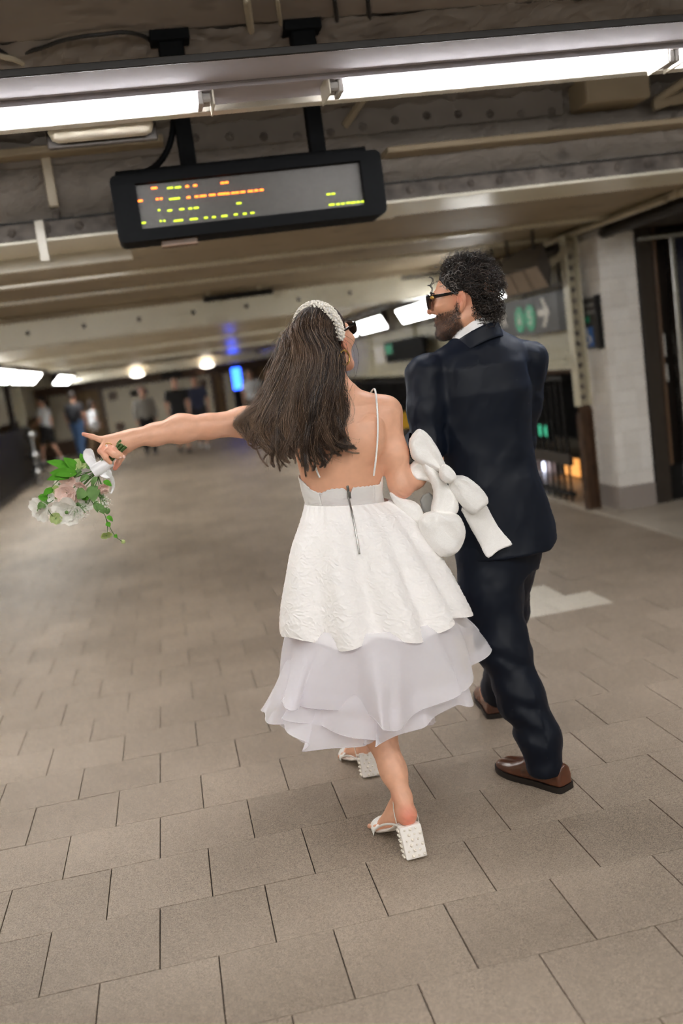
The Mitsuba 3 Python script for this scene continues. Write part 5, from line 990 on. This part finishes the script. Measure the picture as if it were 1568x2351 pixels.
def pillow(pts, y, T_, R_, crease=None, bend=None, n=2, h=.0035):
    q = smooth_poly(pts, n); seed = int(abs(pts[0][0])*1e4) % 97
    def f(p):
        s = poly_dist(p[:, 0], p[:, 2], q); u = np.clip(1+s/R_, 0, 1); t = T_*np.sqrt(np.clip(1-u*u, 0, 1))
        Yc = y+(bend(p) if bend else 0); w = meshkit.fbm(p*A([22, 1, 22]), 3, seed)-.5
        t = t*(1+.45*w)+(crease(p) if crease else 0)*np.clip(-s/.012, 0, 1)
        return np.where(s < 0, np.maximum((np.abs(p[:, 1]-Yc)-t)*.75, s), np.hypot(s, np.maximum(np.abs(p[:, 1]-Yc)-.001, 0))*.8)
    lo = [q[:, 0].min()-.02, y-T_*1.5-.06, q[:, 1].min()-.02]; hi = [q[:, 0].max()+.02, y+T_*1.5+.06, q[:, 1].max()+.02]
    return mesh_sdf(f, lo, hi, h, smooth=6)
bg = thing('bow_bag', "puffy white fabric handbag with a big knotted bow hanging on the bride's bent arm", 'bag')
K = A([BAG['knot'][1]]).mean(1)[0]
fan = lambda k, amp: (lambda p: amp*np.sin(np.arctan2(p[:, 2]-K[1], p[:, 0]-K[0])*k)*np.exp(-np.hypot(p[:, 0]-K[0], p[:, 2]-K[1])/.085))
put('loop', pillow(BAG['loop'][1], 2.925, .021, .016, fan(11, .010), None, 1), 'bag_cloth', bg, True, label='upper bow loop')
put('loop', pillow(BAG['loop2'][1], 2.915, .025, .020, fan(11, .010), None, 1), 'bag_cloth', bg, True, label='lower bow loop')
put('knot', pillow(BAG['knot'][1], 2.885, .022, .016, lambda p: .003*np.sin((p[:, 0]+p[:, 2])*160)), 'bag_cloth', bg, True, label='bow knot')
put('tail', pillow(BAG['tail'][1], 2.945, .007, .008, None, lambda p: .010*np.sin((p[:, 0]-p[:, 2])*22), 1), 'bag_cloth', bg, True, label='hanging bow tail')
put('band', pillow(BAG['band'][1], 2.925, .021, .018, lambda p: .004*np.sin((p[:, 0]*.9-p[:, 2]*.3)*100)), 'bag_cloth', bg, True)
put('fold', pillow(BAG['fold'][1], 2.95, .018, .014, lambda p: .004*np.sin((p[:, 0]*.5+p[:, 2])*110), None, 1), 'bag_cloth', bg, True)
put('pouch', pillow(BAG['pouch'][1], 2.895, .036, .034, lambda p: -.012*np.exp(-((p[:, 0]*.8+p[:, 2]*.6-(.80*.8+.90*.6))/.02)**2)), 'bag_cloth', bg, True)
put('pouch_side', pillow(BAG['side'][1], 2.94, .030, .034), 'bag_cloth', bg, True)
put('lining', pillow(BAG['lining'][1], 2.97, .008, .006, None, None, 1), 'bag_lining', bg, True, label='grey inside of the bag')
# ================================================================ BOUQUET
def leafmat(key, c, t=.6): scene['m_'+key] = dict(type='principledthin', base_color=rgb(c), roughness=.45, diff_trans=t, spec_trans=0.)
leafmat('rose', (246, 228, 220), .8); leafmat('white_petal', (252, 251, 247), .85); leafmat('green_petal', (206, 220, 160), .8)
leafmat('leaf', (96, 164, 56)); leafmat('leaf_dark', (122, 158, 98)); mat('stem', (64, 92, 40), .5, .4); mat('stem_cut', (206, 206, 160), .6, .3); mat('ribbon', (244, 244, 246), .4, .4, sheen=.3)
bq = thing('bouquet', "bouquet of pale roses, white blooms and green leaves held head down in an outstretched hand", 'bouquet')
def wpt(cx, cy, d): return HX(cx, cy, d)
def HX(cx, cy, d):
    """a point of the bouquet, from a 2-D layout in its own plane (units of 1/4460 m), d metres behind that plane"""
    return BQ_O+BQ_R*((cx-1000)/4490)+BQ_D*((cy-650)/4490)+A([0, d, 0])
BQ_O = A([-0.2058, 2.88, 1.2651]); BQ_R = (A([-0.164, 2.88, 1.2588])-A([-0.2058, 2.88, 1.2651]))*22.45; BQ_D = (A([-0.213, 2.88, 1.2222])-A([-0.2058, 2.88, 1.2651]))*22.45
gb = np.random.default_rng(9)
sa, sb = HX(930, 700, -.030), HX(1290, 345, -.034); sd = (sb-sa)/np.linalg.norm(sb-sa); s1 = np.cross(sd, [0, 1, 0]); s1 /= np.linalg.norm(s1); s2 = np.cross(sd, s1)
for i in range(11):
    r, a = (.0105, i*.785) if i < 8 else (.004, i*2.1); o = s1*r*math.cos(a)+s2*r*math.sin(a); e = sb+o*1.15+sd*gb.uniform(-.006, .008)
    k = put('stem', tube([sa+o, sb-sd*.03+o, e], .0032, 8), 'stem', bq, True); put('cut_end', cyl(e-sd*.0005, e+sd*.0008, .0026, 8), 'stem_cut', k)
wa, wb = HX(905, 705, -.030), HX(1130, 560, -.032); put('ribbon_wrap', tube([wa, wa*.66+wb*.34, wa*.33+wb*.67, wb], [.0185, .0180, .0172, .0165], 24), 'ribbon', bq, 40, label='white ribbon wound around the stems')
def ribbon(pts, w, nrm, n=24, wprof=None):
    c = spline(pts, n); t = np.gradient(c, axis=0); t /= np.linalg.norm(t, axis=1, keepdims=True); b = np.cross(t, nrm); b /= np.linalg.norm(b, axis=1, keepdims=True)
    ww = w*(np.interp(np.linspace(0, 1, n), *zip(*wprof)) if wprof else np.ones(n))
    return sheet(A([c+b*(s*ww)[:, None]+A(nrm)*(.25*w*(s*s)) for s in np.linspace(-1, 1, 7)]), thick=.0012)
put('ribbon_loop', ribbon([HX(915, 640, -.030), HX(870, 560, -.035), HX(825, 475, -.032), HX(835, 440, -.024), HX(865, 520, -.02), HX(920, 620, -.025)], .0125, A([.2, -.9, -.2])), 'ribbon', bq, True)
put('ribbon_loop', ribbon([HX(1010, 715, -.03), HX(1055, 735, -.034), HX(1105, 745, -.032), HX(1095, 700, -.022), HX(1035, 690, -.02)], .0095, A([-.2, -.9, .2])), 'ribbon', bq, True)
put('ribbon_tail', ribbon([HX(1090, 690, -.04), HX(1150, 760, -.04), HX(1178, 850, -.035), HX(1172, 930, -.03), HX(1142, 992, -.03)], .010, A([-.8, -.6, 0]), wprof=([0, 1], [.4, 1], [1, .3])), 'ribbon', bq, True)
def petal(c, ax, dr_, L, Wd, cup, curl, n=7):
    """one petal from c, leaning along dr_ around the flower axis ax"""
    ax = ax/np.linalg.norm(ax); dr_ = dr_-ax*(dr_@ax); dr_ /= np.linalg.norm(dr_); sd_ = np.cross(ax, dr_); G = []
    for u in np.linspace(0, 1, n):
        w = Wd*math.sin(min(1, .12+u*1.02)*2.2)**.8 if u < .98 else Wd*.55
        row = []
        for v in np.linspace(-1, 1, n):
            r = L*(math.sin(u*cup)/cup*1.0+curl*u**4); hgt = L*((1-math.cos(u*cup))/cup*1.1)-L*curl*.35*u**4
            row.append(c+dr_*(r-.18*Wd*v*v*(1-u))+ax*(hgt+.22*Wd*v*v)+sd_*(w*v))
        G.append(row)
    return sheet(A(G), thick=.0006)
def rose(c, ax, R_, seed, layers=((3, .35, 1.5), (4, .6, 1.3), (5, .85, 1.05), (5, 1.05, .75))):
    g = np.random.default_rng(seed); ax = A(ax, float); ax /= np.linalg.norm(ax); u = np.cross(ax, [.3, .5, .8]); u /= np.linalg.norm(u); w = np.cross(ax, u); ms = []
    for n_, s, cup in layers:
        a0 = g.uniform(0, 6.28)
        for i in range(n_):
            a = a0+i*6.283/n_+g.normal(0, .12); ms.append(petal(c-ax*R_*.25, ax, u*math.cos(a)+w*math.sin(a), R_*s*1.15, R_*s*.62+.002, cup, .12*s+g.uniform(0, .08)))
    return cat_(ms)
FL = [(570, 800, -.030, 82, 'rose', (-.3, -.8, -.3), 'rose'), (548, 985, -.036, 100, 'rose', (-.2, -1, -.1), 'rose'), (752, 885, -.036, 62, 'rose', (-.5, -.6, -.5), 'rose'), (640, 1040, -.030, 70, 'rose', (.2, -.8, -.5), 'rose'), (1038, 905, -.035, 55, 'rose', (.1, -.7, -.6), 'rose'), (1050, 965, -.03, 38, 'rose', (.2, -.6, -.7), 'rose')]
for cx, cy, d, r, m, ax, nm in FL:
    c = HX(cx, cy, d); k = put('rose', rose(c, ax, r/4490*1.05, int(cx)), m, bq, True, label='pale pink rose'); put('rose_stem', tube(spline([c-A(ax)/np.linalg.norm(ax)*.004, c*.5+sa*.5+A([0, .01, .0]), sa+gb.normal(0, .004, 3)], 10), .0016, 6), 'stem', k, True)
OPEN = ((5, .75, .75), (5, 1.05, .45)); FLAT = ((5, 1.1, .35),)
for cx, cy, d, r, ax, lay, m, lab in ((560, 1225, -.034, 150, (-.25, -.9, -.35), OPEN, 'white_petal', 'big white open bloom'), (190, 1205, -.02, 118, (-.6, -.7, -.2), FLAT, 'white_petal', 'white bloom at the far left tip'), (260, 1235, -.015, 80, (.2, -.6, -.8), FLAT, 'white_petal', None), (455, 870, -.012, 75, (-.6, -.6, 0), FLAT, 'white_petal', None), (800, 1105, -.012, 105, (.2, -.85, -.5), OPEN, 'white_petal', None), (330, 1040, -.02, 50, (-.3, -.8, 0), FLAT, 'white_petal', None),
    (680, 605, -.03, 55, (-.2, -.9, .3), OPEN, 'green_petal', 'pale green hellebore'), (750, 595, -.028, 55, (.2, -.9, .3), OPEN, 'green_petal', 'pale green hellebore'), (410, 1318, -.025, 58, (0, -1, -.1), OPEN, 'green_petal', 'pale green hellebore'), (420, 975, -.02, 65, (-.5, -.8, 0), OPEN, 'green_petal', 'pale green hellebore'), (1075, 1555, -.02, 58, (.1, -.6, -.8), OPEN, 'green_petal', 'pale green hellebore at the end of a trailing stem')):
    c = HX(cx, cy, d); k = put('bloom', rose(c, ax, r/4490, int(cx+cy), lay), m, bq, True, label=lab)
    s = trimesh.creation.icosphere(1, r/4490*.16); s.apply_translation(c+A(ax)/np.linalg.norm(ax)*r/4490*.12); put('centre', s, 'leaf_dark', k, True)
def leaf(b, tip, w, nrm, fold_=.25, n=9, wave=0.):
    b, tip = np.asarray(b), np.asarray(tip); ax = tip-b; L = np.linalg.norm(ax); ax /= L; nrm = A(nrm, float); nrm = nrm-ax*(nrm@ax); nrm /= np.linalg.norm(nrm); sd_ = np.cross(ax, nrm); G = []
    for u in np.linspace(0, 1, n):
        ww = w*(math.sin(math.pi*u**.75)**.8)*.98+.0004
        G.append([b+ax*L*u+nrm*(L*.16*math.sin(math.pi*u)-fold_*ww*abs(v)*-1+wave*math.sin(7*u+3*v)*ww)+sd_*ww*v for v in (-1, -.5, 0, .5, 1)])
    return sheet(A(G), thick=.0005)
LV = [((700, 690), (510, 515), 62, 1), ((640, 700), (285, 570), 60, 1), ((700, 720), (335, 715), 62, 1), ((640, 730), (305, 800), 62, 1), ((800, 590), (732, 460), 40, 1), ((560, 660), (440, 640), 36, 1), ((905, 880), (915, 1100), 92, 0), ((800, 920), (700, 1060), 70, 0), ((830, 960), (760, 1080), 60, 1), ((970, 930), (1010, 1060), 50, 0), ((1040, 820), (1152, 888), 36, 1), ((380, 930), (250, 1010), 45, 1), ((310, 1050), (175, 1030), 46, 1), ((290, 1080), (180, 1190), 38, 0), ((290, 1090), (262, 1180), 34, 0), ((345, 900), (330, 985), 32, 1), ((760, 690), (640, 770), 44, 0), ((940, 1090), (965, 1240), 38, 0), ((985, 1120), (1050, 1260), 46, 0), ((1060, 1180), (1100, 1270), 38, 0), ((1078, 1300), (1162, 1368), 30, 1), ((1080, 1370), (1130, 1430), 32, 1), ((1185, 1545), (1222, 1585), 26, 1), ((860, 760), (720, 830), 40, 0), ((960, 760), (900, 900), 40, 0), ((760, 640), (700, 720), 30, 0), ((880, 640), (800, 620), 40, 0)]
for i, ((x0, y0), (x1, y1), w, g_) in enumerate(LV): put('leaf', leaf(HX(x0, y0, -.028+.010*math.sin(i*2.3)), HX(x1, y1, -.030+.014*math.sin(i*1.7)), w/4490, (.2*math.sin(i), -.9, .45+.3*math.cos(i*1.3)), .2+.25*gb.uniform(), wave=.1), 'leaf' if g_ else 'leaf_dark', bq, True)
for pts in ([(905, 700), (640, 740), (480, 795), (350, 920), (290, 1080), (300, 1160), (370, 1285)], [(290, 1080), (270, 1140), (200, 1200)], [(940, 720), (980, 900), (1000, 1100), (1060, 1290), (1100, 1400), (1180, 1540), (1295, 1638)], [(1068, 1320), (1085, 1400), (1090, 1520)], [(420, 1030), (360, 1090), (300, 1120)], [(930, 700), (850, 850), (800, 900)], [(930, 710), (830, 760), (700, 930), (640, 1100)], [(940, 715), (880, 850), (860, 1080), (760, 1180)], [(945, 715), (960, 800), (900, 950), (920, 1150)]):
    put('vine', tube(spline([HX(x, y, -.026+.004*math.sin(i*2)) for i, (x, y) in enumerate(pts)], 30), .0011, 6), 'stem', bq, True)
s = trimesh.creation.icosphere(2, .0062); s.apply_translation(HX(1300, 1642, -.024)); put('bud', s, 'green_petal', bq, True); s = trimesh.creation.icosphere(2, .0045); s.apply_translation(HX(1200, 1562, -.026)); put('bud', s, 'leaf', bq, True)
fm, fs_ = [], []
for i in range(260):
    if i < 150: cx, cy, d = gb.normal(720, 70), gb.normal(1220, 45), gb.normal(-.04, .008)
    else: cx, cy, d = gb.normal(1055, 35), gb.normal(1095, 50), gb.normal(-.034, .008)
    c = HX(cx, cy, d); s = trimesh.creation.icosphere(0, gb.uniform(.0009, .0020)); s.apply_translation(c); fm.append(s)
    if i % 2 == 0: fs_.append(tube([c, HX(690 if i < 150 else 1010, 1110 if i < 150 else 1000, -.025)], .0004, 4, caps=False))
fk = put('filler_sprig', cat_(fs_), 'leaf_dark', bq, label='fine green filler sprigs', kind='stuff'); put('tiny_flowers', cat_(fm), 'white_petal', fk, kind='stuff')
# ================================================================ DISTANT WALKERS
def walker(x, y, H, yaw, top, bottom, hair_c, lab, skin_c=(206, 160, 136), shorts=False, sleeves='short', stride=.22, shoe_c=(30, 30, 32), arms=(0, 0), lean=0., long_hair=False, extra=None):
    s = H/1.70; R_ = rot(yaw); O = A([x, y, 0.]); W = lambda a, b, c: O+R_@(A([a, b+lean*(c/1.4), c])*s)
    t = thing('person', lab, 'person')
    hipL, hipR, kL, kR = W(-.09, 0, .88), W(.09, 0, .88), W(-.09, stride*.55, .47), W(.09, -stride*.25, .48); fL, fR = W(-.09, stride*.8, .07), W(.09, -stride*1.0, .09)
    nk, sL, sR = W(0, 0, 1.40), W(-.18, 0, 1.36), W(.18, 0, 1.36)
    eL, eR = W(-.24, -.02+arms[0]*.10, 1.10), W(.24, -.02+arms[1]*.10, 1.10); hL, hR = W(-.23, .04+arms[0]*.28, .88+.20*abs(arms[0])), W(.23, .04+arms[1]*.28, .88+.20*abs(arms[1]))
    hd = W(0, .02, 1.585)
    def tors(p, g): 
        q = (p-O)@R_/s; q = q-np.stack([q[:, 0]*0, lean*q[:, 2]/1.4, q[:, 0]*0], 1)
        d = loft(q, [.84, .95, 1.08, 1.25, 1.38, 1.44], [0]*6, [0]*6, [.16+g, .155+g, .14+g, .17+g, .15+g, .06+g], [.11+g, .10+g, .095+g, .11+g, .08+g, .055+g])*s; return d
    def limb(p, pts, g): return chain(p, [(a, (r+g)*s) for a, r in pts], .03)
    def body(p):
        d = smin(tors(p, 0), cone(p, nk, hd+R_@A([0, -.02, -.04]), .056*s, .052*s), .03); d = smin(d, head_sdf((p-hd)@R_, .96*s), .02)
        for S_, E_, H_ in ((sL, eL, hL), (sR, eR, hR)): d = smin(d, limb(p, [(S_, .052), (E_, .038), (H_, .027), (H_+(H_-E_)*.45, .022)], 0), .04)
        for a, b, c in ((hipL, kL, fL), (hipR, kR, fR)): d = smin(d, limb(p, [(a, .088), (b, .056), (c, .036)], 0), .04)
        return d
    lo, hi = O-[.55*s, .55*s, 0], O+[.55*s, .55*s, 1.78*s]
    m = mesh_sdf(body, lo, hi, .014, smooth=2); put('body', m, 'skin', t, True, color=skin_color(m.vertices, skin_c, []))
    def topf(p):
        d = tors(p, .018); f = .5 if sleeves == 'short' else 1.
        for S_, E_, H_ in ((sL, eL, hL), (sR, eR, hR)): d = smin(d, limb(p, [(S_, .055), (S_*(1-f)+E_*f, .05)]+([(H_, .04)] if sleeves == 'long' else []), .012), .04)
        z = (p[:, 2])/s; return smax(smax(d, .90-z, .01), z-1.425, .01)
    put('top', mesh_sdf(topf, lo, hi, .014, smooth=2), top, t, True)
    def botf(p):
        z = p[:, 2]/s; d = smax(tors(p, .016), z-.98, .01)
        for a, b, c in ((hipL, kL, fL), (hipR, kR, fR)): d = smin(d, limb(p, [(a, .092), (b, .07)]+([] if shorts else [(c, .055)]), .012), .04)
        return smax(d, (.50 if shorts else .08)-z, .01)
    put('shorts' if shorts else 'trousers', mesh_sdf(botf, lo, hi, .014, smooth=2), bottom, t, True)
    def hairf(p):
        q = (p-hd)@R_/s; d = ell(q, (0, -.02, .045), (.084, .10, .092)); 
        if long_hair: d = smin(d, cone(q, A([0, -.07, .0]), A([0, -.10, -.22]), .07, .05), .04)
        return smax(d, q[:, 1]-.02-.5*q[:, 2], .01)*s
    put('hair', mesh_sdf(hairf, hd-.36*s, hd+.2*s, .012, smooth=1), hair_c, t, True)
    for f in (fL, fR):
        c = f+R_@A([0, .05, 0])*s; c[2] = max(f[2]-.02, .045)
        put('shoe', mesh_sdf(lambda p: smax(ell((p-c)@R_, (0, 0, 0), (.048*s, .135*s, .06*s)), -.045-((p-c)[:, 2]), .01), c-.18, c+.18, .014, smooth=1), ('shoe_%d_%d_%d' % shoe_c) if mat_once('shoe_%d_%d_%d' % shoe_c, shoe_c) else None, t, True)
    if extra: extra(t, W, s, R_)
    return t
def mat_once(k, c, r=.6):
    if 'm_'+k not in scene: mat(k, c, r)
    return True
for k, c in (('cloth_white', (226, 228, 232)), ('cloth_grey', (150, 146, 140)), ('cloth_black', (24, 24, 26)), ('cloth_dark', (52, 50, 54)), ('denim', (70, 98, 138)), ('cloth_blue', (60, 66, 92)), ('pack', (30, 32, 38)), ('hair_dark', (36, 28, 24)), ('hair_red', (120, 62, 60)), ('hair_fair', (150, 124, 92)), ('cloth_brown', (110, 88, 64))): mat_once(k, c, .75)
def backpack(m):
    return lambda t, W, s, R_: put('backpack', (lambda c: mesh_sdf(lambda p: ell((p-c)@R_, (0, 0, 0), (.16*s, .11*s, .23*s)), c-.32, c+.32, .014, smooth=1))(W(0, -.18, 1.17)), m, t, True)
def tote(m):
    return lambda t, W, s, R_: put('shoulder_bag', (lambda c: mesh_sdf(lambda p: ell((p-c)@R_, (0, 0, 0), (.12*s, .16*s, .18*s)), c-.3, c+.3, .014, smooth=1))(W(.22, -.05, 1.0)), m, t, True)
walker(-2.82, 24.0, 1.60, -70, 'cloth_white', 'cloth_black', 'hair_dark', 'distant person in a white t-shirt and black shorts at the far left', shorts=True, stride=.24, arms=(.6, -.3), shoe_c=(200, 200, 200))
walker(-2.12, 24.2, 1.60, 20, 'cloth_dark', 'denim', 'hair_dark', 'distant person in blue jeans with a dark backpack, seen from behind', extra=backpack('pack'), stride=.18)
walker(-1.78, 23.2, 1.36, 60, 'cloth_white', 'cloth_brown', 'hair_dark', 'shorter distant person in a white top beside the backpacker in jeans', long_hair=True, lean=.18, stride=.2, arms=(.4, .4), extra=tote('cloth_white'))
walker(-.43, 21.9, 1.50, 175, 'cloth_grey', 'cloth_black', 'hair_red', 'distant person with reddish hair, grey top and black trousers walking this way', stride=.16, sleeves='long')
walker(.28, 21.0, 1.62, 180, 'cloth_black', 'cloth_black', 'hair_dark', 'distant person in a black t-shirt and black shorts walking this way', shorts=True, stride=.2, arms=(.3, -.3))
walker(.72, 21.6, 1.60, 185, 'cloth_blue', 'cloth_dark', 'hair_dark', 'distant person in a dark blue top beside the walker in black, white shoes', shorts=True, stride=.2, shoe_c=(225, 225, 225), long_hair=True)
walker(2.10, 23.4, 1.58, -160, 'cloth_white', 'cloth_black', 'hair_dark', 'distant person in a white top just right of the blue screen', stride=.16)
walker(2.45, 22.4, 1.54, 170, 'cloth_dark', 'cloth_black', 'hair_dark', "distant person in dark clothes half hidden by the bride's windblown hair", stride=.16)
